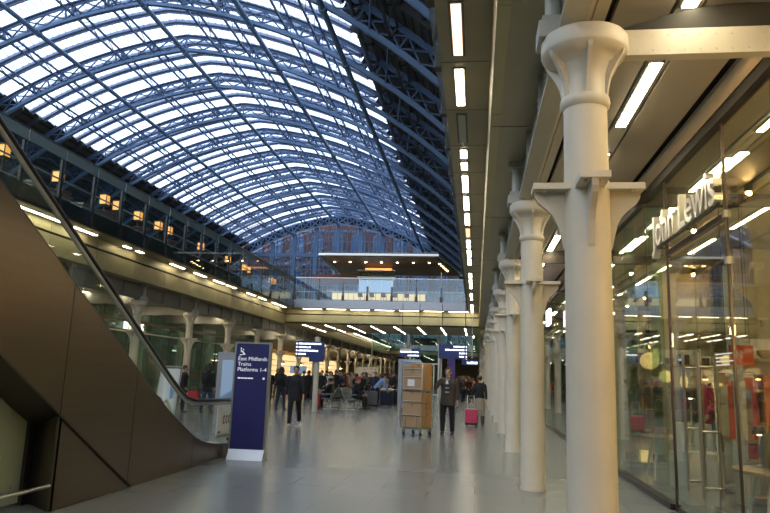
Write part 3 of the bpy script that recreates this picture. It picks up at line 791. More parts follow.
# lantern posts on the restaurant deck
def make_lantern():
    t = thing('lantern_lamp', '', 'lamp')
    MB().tube([(0, 0, 0), (0, 0, 1.55)], .025, 8).build('pole', M['lanternframe'], t)
    MB().lathe([(.16, 0), (.16, .03), (.03, .05)], n=16).build('base', M['lanternframe'], t)
    fr = MB()
    for x in (-.14, .14):
        for y in (-.14, .14): fr.box(x - .012, x + .012, y - .012, y + .012, 1.45, 1.83)
    fr.box(-.16, .16, -.16, .16, 1.44, 1.46).box(-.16, .16, -.16, .16, 1.82, 1.85); fr.build('lantern_frame', M['lanternframe'], t)
    MB().box(-.128, .128, -.128, .128, 1.47, 1.81).build('shade', M['lantern'], t); return t
ln = make_lantern()
LY = [17.33, 20.0, 22.9, 23.83, 25.48, 27.3, 28.3, 31.98, 35.8, 38.6, 39.6, 43.98, 44.6]
for i, y in enumerate(LY):
    place(ln, (-14.0, y, ZT), 'orange square lantern lamp behind the left balustrade, %s from the camera end' % nthn(i), 'orange lanterns on the left deck', used)
for i, y in enumerate((17.2, 19.6)):
    b = MB().box(-.25, .25, -.9, .9, 0, .36).box(-.28, .28, -.93, .93, .36, .42)
    o = b.build('deck_bench', M['beige']); o.location = (-12.4, y, ZT + .004); tag(o, 'beige block bench on the left upper deck, %s one from the camera' % ('nearer' if i == 0 else 'farther'), 'bench', 'beige benches on the upper deck')
# restaurant screens and small tables behind the balustrade
def table_proto():
    t = thing('cafe_table', '', 'table'); MB().lathe([(.35, .72), (.35, .75)], n=20).build('top', M['rust'], t)
    MB().tube([(0, 0, 0), (0, 0, .72)], .03, 8).build('stem', M['bronzedark'], t); MB().lathe([(.22, 0), (.22, .02)], n=16).build('foot', M['bronzedark'], t); return t
tb = table_proto()
for i in range(9):
    place(tb, (-12.9, 18.6 + 2.6 * i, ZT), 'small round cafe table behind the left balustrade, %s from the camera end' % nthn(i), 'cafe tables on the left deck', used)

# ================================================================ champagne bar on the bridge
bb = thing('bar_counter', 'long bar counter with warm glowing front on the bridge', 'bar', (-11, 45.5, ZT + .004))
MB().box(.9, 7.6, 0, .7, 1.08, 1.16).build('worktop', M['steel'], bb)
for i in range(17):
    MB().box(1.0 + .385 * i, 1.0 + .385 * i + .34, 0, .05, .05, 1.05).build('lit_panel', M['warmlit'], bb)
MB().box(.95, 7.55, .05, .66, 0, 1.08).build('carcass', M['wood'], bb)
ks = thing('glass_kiosk', 'blue glass drinks cabinet under the hanging bottle rack on the bridge bar', 'kiosk', (-8.3, 46.6, ZT))
for x in (0, .8, 1.6, 2.4): MB().box(x - .03, x + .03, -.03, .03, 0, 2.2).build('post', M['steel'], ks)
for i in range(3): MB().box(.8 * i + .04, .8 * i + .76, -.01, .01, 1.1, 2.15).build('glass_pane', M['kiosklit'], ks)
for z in (1.3, 1.7): MB().box(0, 2.4, .03, .35, z, z + .03).build('shelf', M['steel'], ks)
MB().box(-.05, 2.45, -.05, .4, 2.2, 2.28).build('top', M['white'], ks)
rk = thing('bottle_rack', 'hanging green bottle rack with orange lamp over the bridge bar', 'rack', (-7.1, 46.6, ZT + 2.32))
mb = MB()
for i in range(18): mb.lathe([(.05, 0), (.055, .25), (.02, .33), (.02, .42)], (-1.25 + .147 * i, 0, .04), 8)
mb.build('bottles', M['green'], rk)['kind'] = 'stuff'
MB().box(-1.35, 1.35, -.15, .15, 0, .04).box(-1.35, 1.35, -.15, .15, .5, .54).build('shelf', M['steel'], rk)
MB().box(-.8, 1.1, -.1, .1, .58, .68).build('lamp', M['lantern'], rk)
# canopy: kite shaped glazed tray
cn = thing('bar_canopy', 'wide glazed canopy tray with brown underside over the bridge bar', 'canopy', (0, 0, 0))
A, B_, C_, D_ = (-10.4, 42.7), (-2.5, 42.7), (-.85, 51.3), (-10.9, 51.3)
ZCN = 9.2
cn.location = (-6.5, 47, ZCN)
q = [(p[0] + 6.5, p[1] - 47) for p in (A, B_, C_, D_)]
MB().prism(q, 'z', .22, .28).build('roof_sheet', M['glassgreen'], cn)
ins = [(p[0] * .93, p[1] * .93) for p in q]
MB().prism(ins, 'z', .0, .06).build('underside', M['canopy'], cn)
for u, v in zip(q, q[1:] + q[:1]): MB().beam((u[0], u[1], .10), (v[0], v[1], .10), .08, .14).build('edge_beam', M['steel'], cn)
for u, v in zip(q, ins): MB().beam((u[0], u[1], .12), (v[0], v[1], .04), .06, .06).build('arm', M['steel'], cn)
MB().box(q[0][0] + .3, q[1][0] - .1, q[0][1] - .06, q[0][1] - .045, .06, .12).build('light_strip', M['signwhite'], cn)
for i in range(7): MB().box(-3.4 + 1.1 * i, -3.28 + 1.1 * i, -2.0, -1.88, -.03, 0).build('downlight', M['warmlamp'], cn)
for i in range(5): MB().box(3.9 + .1 * i, 4.02 + .1 * i, -1.6 + .75 * i, -1.48 + .75 * i, -.03, 0).build('downlight', M['warmlamp'], cn)
for x in (-4.2, 3.9):
    MB().tube([(x, 2.0, -ZCN + ZT), (x, 2.0, 0)], .07, 10).build('post', M['steel'], cn)
wp = thing('red_screen', 'rust red slatted screen left of the bridge bar canopy', 'screen', (-12.0, 47.5, ZT + .004))
MB().box(0, 4.3, 0, .08, 1.95, 2.65).build('panel', M['rust'], wp)
for x in (.1, 2.1, 4.2): MB().box(x - .04, x + .04, .08, .14, 0, 2.6).build('post', M['bronzedark'], wp)
# rear balustrade of the bridge
balustrade('glass_balustrade', 'rear glass balustrade of the bridge behind the bar', (-11.6, BR1 + .6), (-.52, BR1 + .6), (0, 1), 2.2, 6.1, 7.4, 7.9, band=False)
for i in range(5):
    st = thing('bar_stool', 'bar stool in front of the glowing bridge counter, %s from the left' % nthn(i), 'stool', (-7.9 + .8 * i, 44.9, ZT), 0, 'stools at the bridge bar')
    MB().lathe([(.17, .74), (.19, .78), (.17, .82)], n=14).build('seat', M['rust'], st); MB().box(-.16, .16, -.18, -.14, .82, 1.05).build('backrest', M['rust'], st)
    MB().tube([(0, 0, 0), (0, 0, .74)], .025, 8).build('stem', M['steel'], st); MB().lathe([(.2, 0), (.2, .02)], n=14).build('foot', M['steel'], st)
# ================================================================ totem sign
tt = thing('totem_sign', 'tall dark blue totem sign for East Midlands trains at the foot of the escalator', 'sign', (-3.79, 11.2, 0), R(2)); tt.scale = (1, 1, .965)
MB().box(-.285, .285, -.05, .05, .16, 1.99).build('panel', M['signblue'], tt)
MB().box(.285, .315, -.06, .06, .14, 2.0).box(-.315, -.285, -.06, .06, .14, 2.0).box(-.315, .315, -.06, .06, 1.985, 2.01).build('frame', M['steel'], tt)
MB().prism([(-.17, 0), (.17, 0), (.06, .17), (-.06, .17)], 'x', -.30, .31).build('plinth', M['greyfascia'], tt)
RX = (PI / 2, 0, 0)
text('lettering', 'East Midlands\nTrains\nPlatforms 1-4', .094, M['signwhite'], tt, (-.25, -.052, 1.69), RX, .002)
m = MB()
# escalator pictogram
m.beam((-.23, -.054, 1.78), (-.14, -.054, 1.80), .004, .012).beam((-.21, -.054, 1.87), (-.13, -.054, 1.79), .004, .018)
m.beam((-.205, -.054, 1.88), (-.205, -.054, 1.83), .004, .02).beam((-.165, -.054, 1.86), (-.165, -.054, 1.81), .004, .02)
m.ball((-.205, -.054, 1.90), (.012, .003, .012), 8, 6).ball((-.165, -.054, 1.88), (.012, .003, .012), 8, 6)
m.build('pictogram', M['signwhite'], tt)
m = MB(); random.seed(3); x = -.235
for wl in (.05, .045, .05, .06, .03):
    m.box(x, x + wl, -.053, -.049, 1.37, 1.392); x += wl + .008
m.box(.20, .235, -.053, -.049, 1.365, 1.40).build('small_line', M['signwhite'], tt)

# ================================================================ notices on the escalator foot
o = thing('notice_board', 'white notice with red and blue circles on the glass at the escalator foot', 'notice', (-5.62, 14.45, .04), 0); o.scale = (1, .62, .95)
MB().box(-.01, .01, 0, 1.6, 0, .66).build('sheet', M['white'], o)
for i, c in enumerate(('purple', 'red', 'purple')):
    MB().tube([(.011, .62 + .28 * i, .34), (.018, .62 + .28 * i, .34)], .105, 16).build('disc', M[c], o)
    MB().tube([(.018, .62 + .28 * i, .34), (.02, .62 + .28 * i, .34)], .06, 16).build('disc_centre', M['white'], o)
MB().box(.011, .014, .1, .35, .05, .09).build('caption', M['grey'], o)
MB().box(-.02, -.012, -.0, 1.6, -.16, .1).build('foot', M['steel'], o)
o = thing('notice_board', 'round topped white notice with one dark disc beyond the escalator curve', 'notice', (-5.75, 12.1, 0), 0)
n = 10; poly = [(-.35, 0), (-.35, .6)] + [(-.35 + .7 * i / n, .6 + .28 * math.sin(PI * i / n)) for i in range(1, n)] + [(.35, .6), (.35, 0)]
MB().prism(poly, 'x', 0, .02).build('sheet', M['white'], o)
MB().tube([(.021, .1, .42), (.026, .1, .42)], .11, 16).build('disc', M['purple'], o)
o = thing('leaflet_stand', 'tilted clear leaflet stand with pale blue and white sheets beyond the escalator', 'stand', (-5.95, 12.55, 0), R(8)); o.scale = (.62, .72, .92)
m = MB()
for x in (-.32, .32): m.beam((x - .1, 0, .0), (x + .12, 0, 1.62), .03)
m.beam((-.2, 0, 1.62), (.44, 0, 1.62), .03).beam((-.4, 0, .5), (.3, 0, .5), .03).beam((-.42, -.2, .0), (.22, .2, .0), .03).build('frame', M['steel'], o)
MB().add([(-.33, -.01, .55), (.28, -.01, .55), (.40, -.01, 1.58), (-.2, -.01, 1.58), (-.33, .01, .55), (.28, .01, .55), (.40, .01, 1.58), (-.2, .01, 1.58)], [(0, 1, 2, 3), (4, 7, 6, 5), (0, 4, 5, 1), (1, 5, 6, 2), (2, 6, 7, 3), (3, 7, 4, 0)]).build('poster', M['cream2'], o)
MB().prism([(-.2, .7), (.1, .75), (.25, 1.1), (.0, 1.3), (-.1, 1.0)], 'y', -.018, -.012).build('picture', M['ltblue'], o)
MB().box(-.1, .12, -.03, -.012, .9, 1.4).box(.02, .26, -.03, -.012, .62, .95).build('sheet', M['white'], o)
# lit advertisement panel behind the totem
o = thing('advert_panel', 'grey framed advertising panel with a blue picture behind the totem sign', 'advertising panel', (-5.62, 15.6, 0), R(10)); o.scale = (1, 1, .92)
MB().box(-.5, .5, -.06, .06, 0, 2.05).build('frame', M['greyfascia'], o)
MB().box(-.38, .38, -.075, -.06, .5, 1.85).build('poster', M['screenad'], o)
MB().prism([(-.38, .9), (.05, 1.2), (.38, 1.5), (.38, .75), (-.38, .6)], 'y', -.082, -.075).build('picture', M['bluelit'], o)

# ================================================================ hanging and pole signs
def word_bars(parent, x0, x1, z, h, y, m, seed=0, right=False):
    rnd = random.Random(seed); mb = MB(); x = x0
    while x < x1 - .03:
        wl = min(rnd.uniform(.025, .05), x1 - x); mb.box(x, x + wl * .8, y - .006, y, z, z + h * rnd.choice((.75, 1, 1))); x += wl
    return mb.build('lettering', m, parent)
o = thing('direction_sign', 'dark blue direction sign with four white lines on a cream pole', 'sign', (-6.35, 26, 0))
MB().box(-.72, .42, -.06, .06, 2.1, 2.70).build('panel', M['signblue2'], o)
MB().box(-.16, .42, -.06, .06, 1.92, 2.10).build('lower_panel', M['signblue2'], o)
MB().tube([(.12, .12, 0), (.12, .12, 2.9)], .11, 16).build('pole', M['cream'], o)
for i, (a, b) in enumerate(((-.6, .32), (-.6, -.1), (-.6, .2), (-.6, -.3))):
    word_bars(o, a, b, 2.58 - .135 * i, .065, -.062, M['signlit'], i); MB().box(-.70, -.65, -.068, -.062, 2.58 - .135 * i, 2.645 - .135 * i).build('symbol', M['signlit'], o)
o = thing('direction_sign', 'long blue direction sign with white words hanging right of the centre', 'sign', (-.86, 26, 0))
MB().box(-.56, .56, -.06, .06, 2.20, 2.74).build('panel', M['signblue2'], o)
for i, (a, b) in enumerate(((.0, .44), (-.32, .44), (.22, .44), (.22, .44))):
    word_bars(o, a, b, 2.63 - .125 * i, .06, -.062, M['signlit'], 10 + i); MB().box(.47, .51, -.068, -.062, 2.63 - .125 * i, 2.69 - .125 * i).build('symbol', M['signlit'], o)
for x in (-.45, .45): MB().tube([(x, 0, 2.74), (x, 0, 2.9), (x, 0, 4.3)], .015, 6).build('hanger', M['bronzedark'], o)
for x in (-.5,): MB().tube([(x, .1, 0), (x, .1, 2.7)], .03, 8).build('pole', M['steel'], o)
o = thing('departure_sign', 'small half white half blue hanging sign above the glass screen', 'sign', (-2.62, 27, 0))
MB().box(-.42, .42, -.05, .05, 2.25, 2.58).build('panel', M['signblue2'], o)
MB().box(-.42, .05, -.06, -.05, 2.40, 2.58).build('white_panel', M['cream2'], o)
word_bars(o, -.4, .36, 2.42, .06, -.062, M['signlit'], 30); word_bars(o, -.1, .36, 2.28, .06, -.062, M['signlit'], 31)
for x in (-.35, .35): MB().tube([(x, 0, 2.58), (x, 0, 4.4)], .012, 6).build('hanger', M['bronzedark'], o)
o = thing('information_screen', 'grey glass information screen with a pale blue heading behind the box trolley', 'screen', (-2.5, 25.6, 0))
MB().box(-.42, .42, -.05, .05, .3, 2.12).build('panel', M['greyfascia'], o)
MB().box(-.28, .22, -.06, -.05, 1.95, 2.05).build('heading', M['bluelit'], o)
for x in (-.36, .36): MB().box(x - .03, x + .03, -.04, .04, 0, .3).build('foot', M['steel'], o)
o = thing('flag_sign', 'small white and blue hanging sign low in the distance by the columns', 'sign', (-.2, 34, 0))
MB().box(-.5, .3, -.05, .05, 2.15, 2.42).build('panel', M['signblue2'], o); word_bars(o, -.25, .3, 2.2, .12, -.055, M['signlit'], 44)
MB().tube([(0, 0, 2.42), (0, 0, 4.5)], .015, 6).build('hanger', M['white'], o)
o = thing('banner_post', 'slim purple banner post standing behind the far crowd', 'banner', (-1.3, 36, 0))
MB().box(-.2, .2, -.06, .06, 0, 2.9).build('banner', M['purple'], o); MB().box(-.25, .25, -.15, .15, 0, .05).build('foot', M['steel'], o)

# glass lift and screens in the opening beyond the bridge
o = thing('glass_lift', 'green glass lift enclosure standing beyond the bridge', 'lift', (-4.1, 54, 0))
for x in (-1.15, 1.15):
    for y in (0, 2.2): MB().box(x - .06, x + .06, y - .06, y + .06, 0, 4.9).build('post', M['steel'], o)
for z in (0.1, 2.5, 4.85):
    MB().box(-1.15, 1.15, -.05, .05, z, z + .1).build('rail', M['steel'], o)
MB().box(-1.1, 1.1, -.015, .015, .1, 4.85).build('front_glass', M['glassgreen'], o); MB().box(-1.115, -1.09, .05, 2.15, .1, 4.85).build('side_glass', M['glassgreen'], o)
MB().box(1.09, 1.115, .05, 2.15, .1, 4.85).build('side_glass', M['glassgreen'], o); MB().box(-.9, .9, .3, 2.0, 3.6, 4.6).build('lift_car', M['darkwall'], o)
for i, (x, w_) in enumerate(((-8.2, 2.7), (-2.7, 3.0))):
    o = thing('glass_screen', '%s of two green glass upstands hanging in the well beyond the bridge' % ('left' if i == 0 else 'right'), 'glass screen', (x, 53 + i * .4, 0))
    MB().box(0, w_, -.02, .02, 3.5, 4.75).build('pane', M['glassgreen'], o)
    for k in range(3): MB().box(w_ * k / 2 - .03, w_ * k / 2 + .03, -.04, .04, 0 if k != 1 else 3.5, 4.8).build('post', M['steel'], o)
    MB().tube([(.3, .3, 3.9), (w_ * .5, .5, 4.4), (w_ - .3, .3, 3.9)], .05, 6).build('curved_rail', M['steel'], o)

# ================================================================ people
def loft(mb, pts, rad, n=12, sub=4):
    """smooth closed tube through points, rad = radius or (side, depth)"""
    P = [V(p) for p in pts]; Rr = [(r if isinstance(r, tuple) else (r, r)) for r in rad]; q = []; rr = []
    for i in range(len(P) - 1):
        p0 = P[max(i - 1, 0)]; p1 = P[i]; p2 = P[i + 1]; p3 = P[min(i + 2, len(P) - 1)]
        for k in range(sub):
            t = k / sub
            q.append(.5 * ((2 * p1) + (p2 - p0) * t + (2 * p0 - 5 * p1 + 4 * p2 - p3) * t * t + (3 * p1 - p0 - 3 * p2 + p3) * t ** 3))
            rr.append(tuple(Rr[i][j] * (1 - t) + Rr[i + 1][j] * t for j in (0, 1)))
    q.append(P[-1]); rr.append(Rr[-1])
    mb.tube(q, rr, n); return mb
def remesh(mb, name, vox=.016, sm=3):
    me = mb.mesh(name); o = bpy.data.objects.new(name, me); COL.objects.link(o)
    md = o.modifiers.new('r', 'REMESH'); md.mode = 'VOXEL'; md.voxel_size = vox; md.use_smooth_shade = True
    s = o.modifiers.new('s', 'SMOOTH'); s.iterations = sm; s.factor = .5
    d = o.modifiers.new('d', 'DECIMATE'); d.ratio = .45
    dg = bpy.context.evaluated_depsgraph_get(); m2 = bpy.data.meshes.new_from_object(o.evaluated_get(dg)); bpy.data.objects.remove(o)
    m2.polygons.foreach_set('use_smooth', [True] * len(m2.polygons)); return m2
def join(me, mb, midx):
    """append loose builder geometry to a mesh with a material index"""
    bm = bmesh.new(); bm.from_mesh(me); n0 = len(bm.faces); m2 = mb.mesh('x'); bm.from_mesh(m2); bm.faces.ensure_lookup_table()
    for f in bm.faces[n0:]: f.material_index = midx; f.smooth = True
    bm.to_mesh(me); bm.free()
def rotv(v, rx=0, rz=0): return Euler((rx, 0, rz)).to_matrix() @ V(v)
def figure(pose):
    """builds shared meshes for one pose; the figure looks towards -y. Angles in degrees, forward swing positive."""
    g = pose.get; female = g('female', False); lean = g('lean', 0)
    seat = g('seat', False)
    pz = .555 if seat else .93; pel = V((0, 0, pz)); sw = .17 if female else .19
    T = Euler((R(lean), 0, 0)).to_matrix()
    def tor(v): return pel + T @ V(v)
    neck = tor((0, 0, .52)); head = neck + (Euler((R(lean * .5 + g('nod', 0)), 0, R(g('turn', 0)))).to_matrix() @ V((0, -.012, .14)))
    def limb(o, a, b, l1, l2, out=4, inn=0):
        # a, b: angle of upper and lower segment forward from hanging down; out: sideways
        s = 1 if o.x > pel.x else -1
        def dr(an, ou): return V((s * math.sin(R(ou)), -math.sin(R(an)) * math.cos(R(ou)), -math.cos(R(an)) * math.cos(R(ou))))
        j = o + dr(a, out) * l1; return j, j + dr(b, inn) * l2
    legs = []
    for s, (a, b) in zip((-1, 1), g('legs', ((0, 0), (0, 0)))):
        hip = pel + V((s * .09, 0, -.02)); kn, an = limb(hip, a, b, .43, .41, 3 if not seat else 6, 0); legs.append((hip, kn, an, b))
    arms = []
    for s, (a, b, ou, inn) in zip((-1, 1), g('arms', ((0, 8, 10, 2), (0, 8, 10, 2)))):
        sh = tor((s * sw, 0, .47)); el, wr = limb(sh, a, b, .29, .25, ou, inn); arms.append((sh, el, wr, b, inn * s))
    dz = -min(l[2].z for l in legs) + .075
    if seat: dz = 0
    SH = V((0, 0, dz))
    f = lambda p: p + SH
    head = f(head); neck = f(neck)
    # --- body
    b = MB()
    loft(b, [f(tor((0, 0, -.08))), f(tor((0, 0, .06))), f(tor((0, 0, .20))), f(tor((0, -.01, .36))), f(tor((0, 0, .46))), f(tor((0, 0, .51)))],
         [(.13, .10), (.155, .11), (.13, .095), (.14, .105), (.105, .075), (.06, .055)], 16)
    loft(b, [f(tor((0, 0, .46))), neck, head - V((0, 0, .03))], [.06, .052, .05], 12)
    b.ball(head + V((0, .012, .02)), (.075, .092, .105), 16, 12); b.ball(head + V((0, -.03, -.055)), (.052, .058, .06), 12, 8)
    for hip, kn, an, _ in legs: loft(b, [f(hip), f(hip * .5 + kn * .5), f(kn), f(kn * .6 + an * .4), f(an)], [.09, .075, .055, .056, .038], 12)
    for sh, el, wr, _, _ in arms: loft(b, [f(sh), f(sh * .5 + el * .5), f(el), f(el * .6 + wr * .4), f(wr)], [.036, .040, .036, .035, .026], 10)
    hd = []
    for sh, el, wr, ang, inn in arms:
        d = (wr - el).normalized(); side = V((1, 0, 0)) if abs(d.x) < .8 else V((0, 1, 0)); side = (side - d * side.dot(d)).normalized(); nn = d.cross(side)
        s = 1 if sh.x > pel.x else -1
        # palm flat against thigh: width along nn
        loft(b, [f(wr), f(wr + d * .045), f(wr + d * .085)], [(.022, .026), (.020, .038), (.018, .036)], 8)
        hd.append((wr, d, nn, side, s))
    Rh = Euler((R(lean * .5 + g('nod', 0)), 0, R(g('turn', 0)))).to_matrix()
    hp = lambda x, y, z: head + Rh @ V((x, y, z))
    b.tube([hp(0, -.075, .03), hp(0, -.098, -.005), hp(0, -.105, -.025), hp(0, -.08, -.035)], [.008, .013, .017, .012], 8)
    for s in (-1, 1): b.ball(hp(s * .078, .01, .0), (.012, .022, .034), 8, 6)
    body = remesh(b, 'body', .014)
    fb = MB()
    for wr, d, nn, side, s in hd:
        for i, (off, L) in enumerate(((-.028, .068), (-.010, .078), (.009, .073), (.027, .055))):
            p0 = f(wr + d * .07 + nn * off); c = -s * side
            fb.tube([p0, p0 + d * (L * .45) + c * .004, p0 + d * (L * .75) + c * .014, p0 + d * (L * .9) + c * .028], [.0095, .009, .008, .006], 6)
        p0 = f(wr + d * .02 - nn * .022); fb.tube([p0, p0 + d * .03 - nn * .02, p0 + d * .058 - nn * .026], [.012, .0105, .008], 6)
    join(body, fb, 0)
    eb = MB()
    for s in (-1, 1): eb.ball(hp(s * .031, -.073, .018), (.011, .008, .007), 8, 6).tube([hp(s * .018, -.083, .036), hp(s * .045, -.076, .036)], .005, 5)
    join(body, eb, 1)
    lb = MB().ball(hp(0, -.083, -.062), (.022, .008, .007), 8, 6); join(body, lb, 2)
    # --- hair
    h = MB(); st = g('hair', 'short')
    h.ball(hp(0, .028, .045), (.088, .098, .098), 16, 10)
    if st == 'long': loft(h, [hp(0, .05, .03), hp(0, .075, -.06), hp(0, .07, -.16), hp(0, .06, -.24)], [(.088, .06), (.09, .055), (.085, .045), (.06, .03)], 12)
    if st == 'bun': h.ball(hp(0, .12, .05), .05, 10, 8)
    if st == 'hood': h.ball(hp(0, .03, .02), (.115, .12, .14), 16, 10); loft(h, [hp(0, .05, .0), hp(0, .06, -.12)], [(.12, .09), (.15, .11)], 12)
    if st == 'hat': h.ball(hp(0, .01, .07), (.098, .11, .085), 16, 10); h.tube([hp(0, .012, .035), hp(0, .012, .06)], [(.102, .112), (.1, .11)], 16)
    hair = remesh(h, 'hair', .012, 2)
    bm = bmesh.new(); bm.from_mesh(hair)   # open the face
    Ri = Rh.inverted(); lim = -.045 if st != 'hood' else -.07
    rem = [v for v in bm.verts if (Ri @ (v.co - head)).y < lim and (Ri @ (v.co - head)).z < .062]
    bmesh.ops.delete(bm, geom=rem, context='VERTS'); bm.to_mesh(hair); bm.free()
    # --- coat
    c = MB(); L = g('coat', .02); wd = g('bulk', 1.)
    bot = [f(tor((0, 0, -.10))), (.185 * wd, .135 * wd)]
    pts = [f(tor((0, 0, -L - .08))) if not seat else f(tor((0, -.02, -.06))), f(tor((0, 0, .04))), f(tor((0, 0, .2))), f(tor((0, -.01, .36))), f(tor((0, 0, .465))), f(tor((0, 0, .535)))]
    flare = 1.12 if L > .2 else 1.
    rs = [(.19 * wd * flare, .14 * wd * flare), (.175 * wd, .132 * wd), ((.145 if female else .165) * wd, .12 * wd), (.170 * wd, .130 * wd), (.135 * wd, .095 * wd), (.07, .068)]
    loft(c, pts, rs, 18)
    for sh, el, wr, _, _ in arms:
        e2 = el + (wr - el) * .93; s_ = V((0, 0, -.03)); i_ = V((-.05 if sh.x > pel.x else .05, 0, -.012)); loft(c, [f(sh) + i_ * 1.6, f(sh) + s_ * .7, f(sh * .8 + el * .2) + s_ * .3, f(sh * .5 + el * .5), f(el), f(el * .5 + e2 * .5), f(e2)], [.030, .056 * wd, .062 * wd, .057 * wd, .050 * wd, .046 * wd, .041 * wd], 12)
    if g('pack'): c.ball(f(tor((0, .2, .28))), (.15, .10, .2), 14, 10)
    coat = remesh(c, 'coat', .016)
    # --- trousers
    t = MB()
    loft(t, [f(pel + V((0, 0, .08))), f(pel), f(pel + V((0, 0, -.1 if not seat else -.05)))], [(.155, .115), (.165, .125), (.13, .11)], 16)
    for hip, kn, an, _ in legs:
        a2 = kn + (an - kn) * .97
        loft(t, [f(hip), f(hip * .5 + kn * .5), f(kn), f(kn * .5 + a2 * .5), f(a2)], [.105, .092, .073, .066, .058], 12)
    if g('skirt'): loft(t, [f(pel + V((0, 0, .06))), f(pel + V((0, 0, -.15))), f(pel + V((0, 0, -.42)))], [(.16, .12), (.19, .16), (.20, .17)], 18)
    tro = remesh(t, 'trousers', .016)
    # --- shoes
    shoes = []
    for hip, kn, an, ang in legs:
        s = MB(); a = f(an); up = -.6 * (an.z + SH.z - .075) if not seat else 0
        s.ball((a.x, a.y + .01, a.z - .03), (.047, .055, .048), 12, 8)
        tilt = 1.0 if (an.z + SH.z) > .14 and ang < -10 else 0
        tip = V((a.x, a.y - .17, a.z - .045 - tilt * .10)); loft(s, [(a.x, a.y + .05, a.z - .042), (a.x, a.y - .06, a.z - .042 - tilt * .03), tuple(tip)], [(.036, .032), (.046, .034), (.036, .022)], 10)
        if g('boots'): loft(s, [f(an), f(an * .4 + kn * .6)], [(.058, .058), (.075, .075)], 12)
        shoes.append(remesh(s, 'shoe', .012, 2))
    return dict(body=body, hair=hair, coat=coat, trousers=tro, shoes=shoes, top=f(head).z + .13, hands=[f(h_[0] + h_[1] * .1) for h_ in hd])
def person(fig, label, loc, rz=0, h=1.75, coat='black', tro='black', shoe='shoe', hair='hairdark', skin='skin', group=None, nm='person'):
    t = thing(nm, label, 'person', loc, R(rz), group); s = h / fig['top']; t.scale = (s, s, s)
    def ch(name, me, ms):
        o = bpy.data.objects.new(name, me); COL.objects.link(o); o.parent = t
        while len(me.materials) < len(ms): me.materials.append(None)
        for i, m in enumerate(ms): o.material_slots[i].link = 'OBJECT'; o.material_slots[i].material = M[m]
        return o
    ch('body', fig['body'], [skin, 'eye', 'lip']); ch('hair' if hair not in ('red', 'black') else 'headwear', fig['hair'], [hair]); ch('coat', fig['coat'], [coat]); ch('trousers', fig['trousers'], [tro])
    for q in fig['shoes']: ch('shoe', q, [shoe])
    return t
FIG = dict(
    walk=figure(dict(legs=((14, 8), (-16, -30)), arms=((-14, -2, 10, 4), (14, 26, 10, 4)), coat=.12, bulk=1.16)),
    walk2=figure(dict(legs=((-18, -30), (24, 12)), arms=((14, 26, 8, 2), (-14, -2, 8, 2)), coat=.06)),
    stand=figure(dict(legs=((0, 0), (4, -2)), arms=((0, 20, 8, -8), (-4, 8, 10, 0)), coat=.08)),
    standlong=figure(dict(female=True, legs=((2, 0), (0, 0)), arms=((6, 50, 8, -25), (4, 60, 8, -28)), coat=.34, hair='long')),
    pocket=figure(dict(legs=((0, 0), (0, 0)), arms=((-14, 26, 14, -14), (-14, 26, 14, -14)), coat=.14, bulk=1.08)),
    hood=figure(dict(legs=((10, 6), (-8, -14)), arms=((0, 30, 8, -6), (6, 40, 8, -10)), coat=.10, hair='hood', pack=True)),
    cart=figure(dict(legs=((10, 4), (-4, -6)), arms=((34, 62, 22, 14), (-6, 10, 12, 2)), coat=.10, bulk=1.08)),
    woman=figure(dict(female=True, legs=((-8, -14), (12, 6)), arms=((-16, -8, 10, 4), (-8, 6, 16, 8)), coat=.12, skirt=True, boots=True, hair='bun')),
    sit=figure(dict(seat=True, legs=((84, 4), (80, -6)), arms=((24, 60, 8, -10), (28, 70, 8, -12)), lean=-8, coat=.0, nod=14)),
    sithat=figure(dict(seat=True, legs=((86, 0), (82, 8)), arms=((20, 50, 8, -10), (24, 60, 8, -12)), lean=10, coat=.0, hair='hat', nod=10)),
    bend=figure(dict(female=True, legs=((6, -4), (10, -2)), arms=((20, 30, 6, 0), (26, 36, 6, 0)), lean=38, coat=.02, hair='long')),
)
PC = 0
person(FIG['walk'], 'man in a black coat walking towards the camera in white shoes', (-4.98, 18.5, 0), 8, 1.64, 'black', 'black', 'shoew', 'hairdark', 'skind')
person(FIG['cart'], 'man in dark brown coat and striped jumper pushing the box trolley', (-.72, 17.92, 0), -8, 1.73, 'brownco', 'black', 'shoe', 'hairdark')
person(FIG['woman'], 'woman in black jacket and taupe skirt seen from behind pulling a pink suitcase', (.13, 22.4, 0), 176, 1.58, 'black', 'skirt', 'boot', 'hairbrown')
person(FIG['hood'], 'person in black hooded coat with rucksack walking away behind the totem sign', (-7.7, 26.4, 0), 160, 1.66, 'black', 'navy')
person(FIG['pocket'], 'small figure in purple jacket standing behind the man in the black coat', (-8.35, 31.0, 0), 10, 1.6, 'purple', 'grey')
person(FIG['hood'], 'person in dark grey coat with rucksack and boots seen through the escalator glass', (-9.1, 22.3, 0), 172, 1.66, 'black', 'jeans', 'boot', 'hairdark')
person(FIG['pocket'], 'dark haired person in black standing left of the rucksack carrier beyond the handrail', (-9.95, 22.3, 0), 120, 1.6, 'black', 'black', 'shoe', 'hairbrown')
# the jumper front and lanyard card of the trolley man
tm = [o for o in COL.objects if o.name.startswith('person') and 'trolley' in o.get('label', '')][0]
m = MB(); loft(m, [(0, -.052, 1.02), (0, -.058, 1.2), (0, -.062, 1.36), (0, -.045, 1.46)], [(.085, .10), (.08, .098), (.078, .095), (.05, .06)], 14); m.build('jumper', M['jumper'], tm)
MB().box(-.03, .03, -.165, -.160, 1.30, 1.39).build('lanyard_card', M['white'], tm)

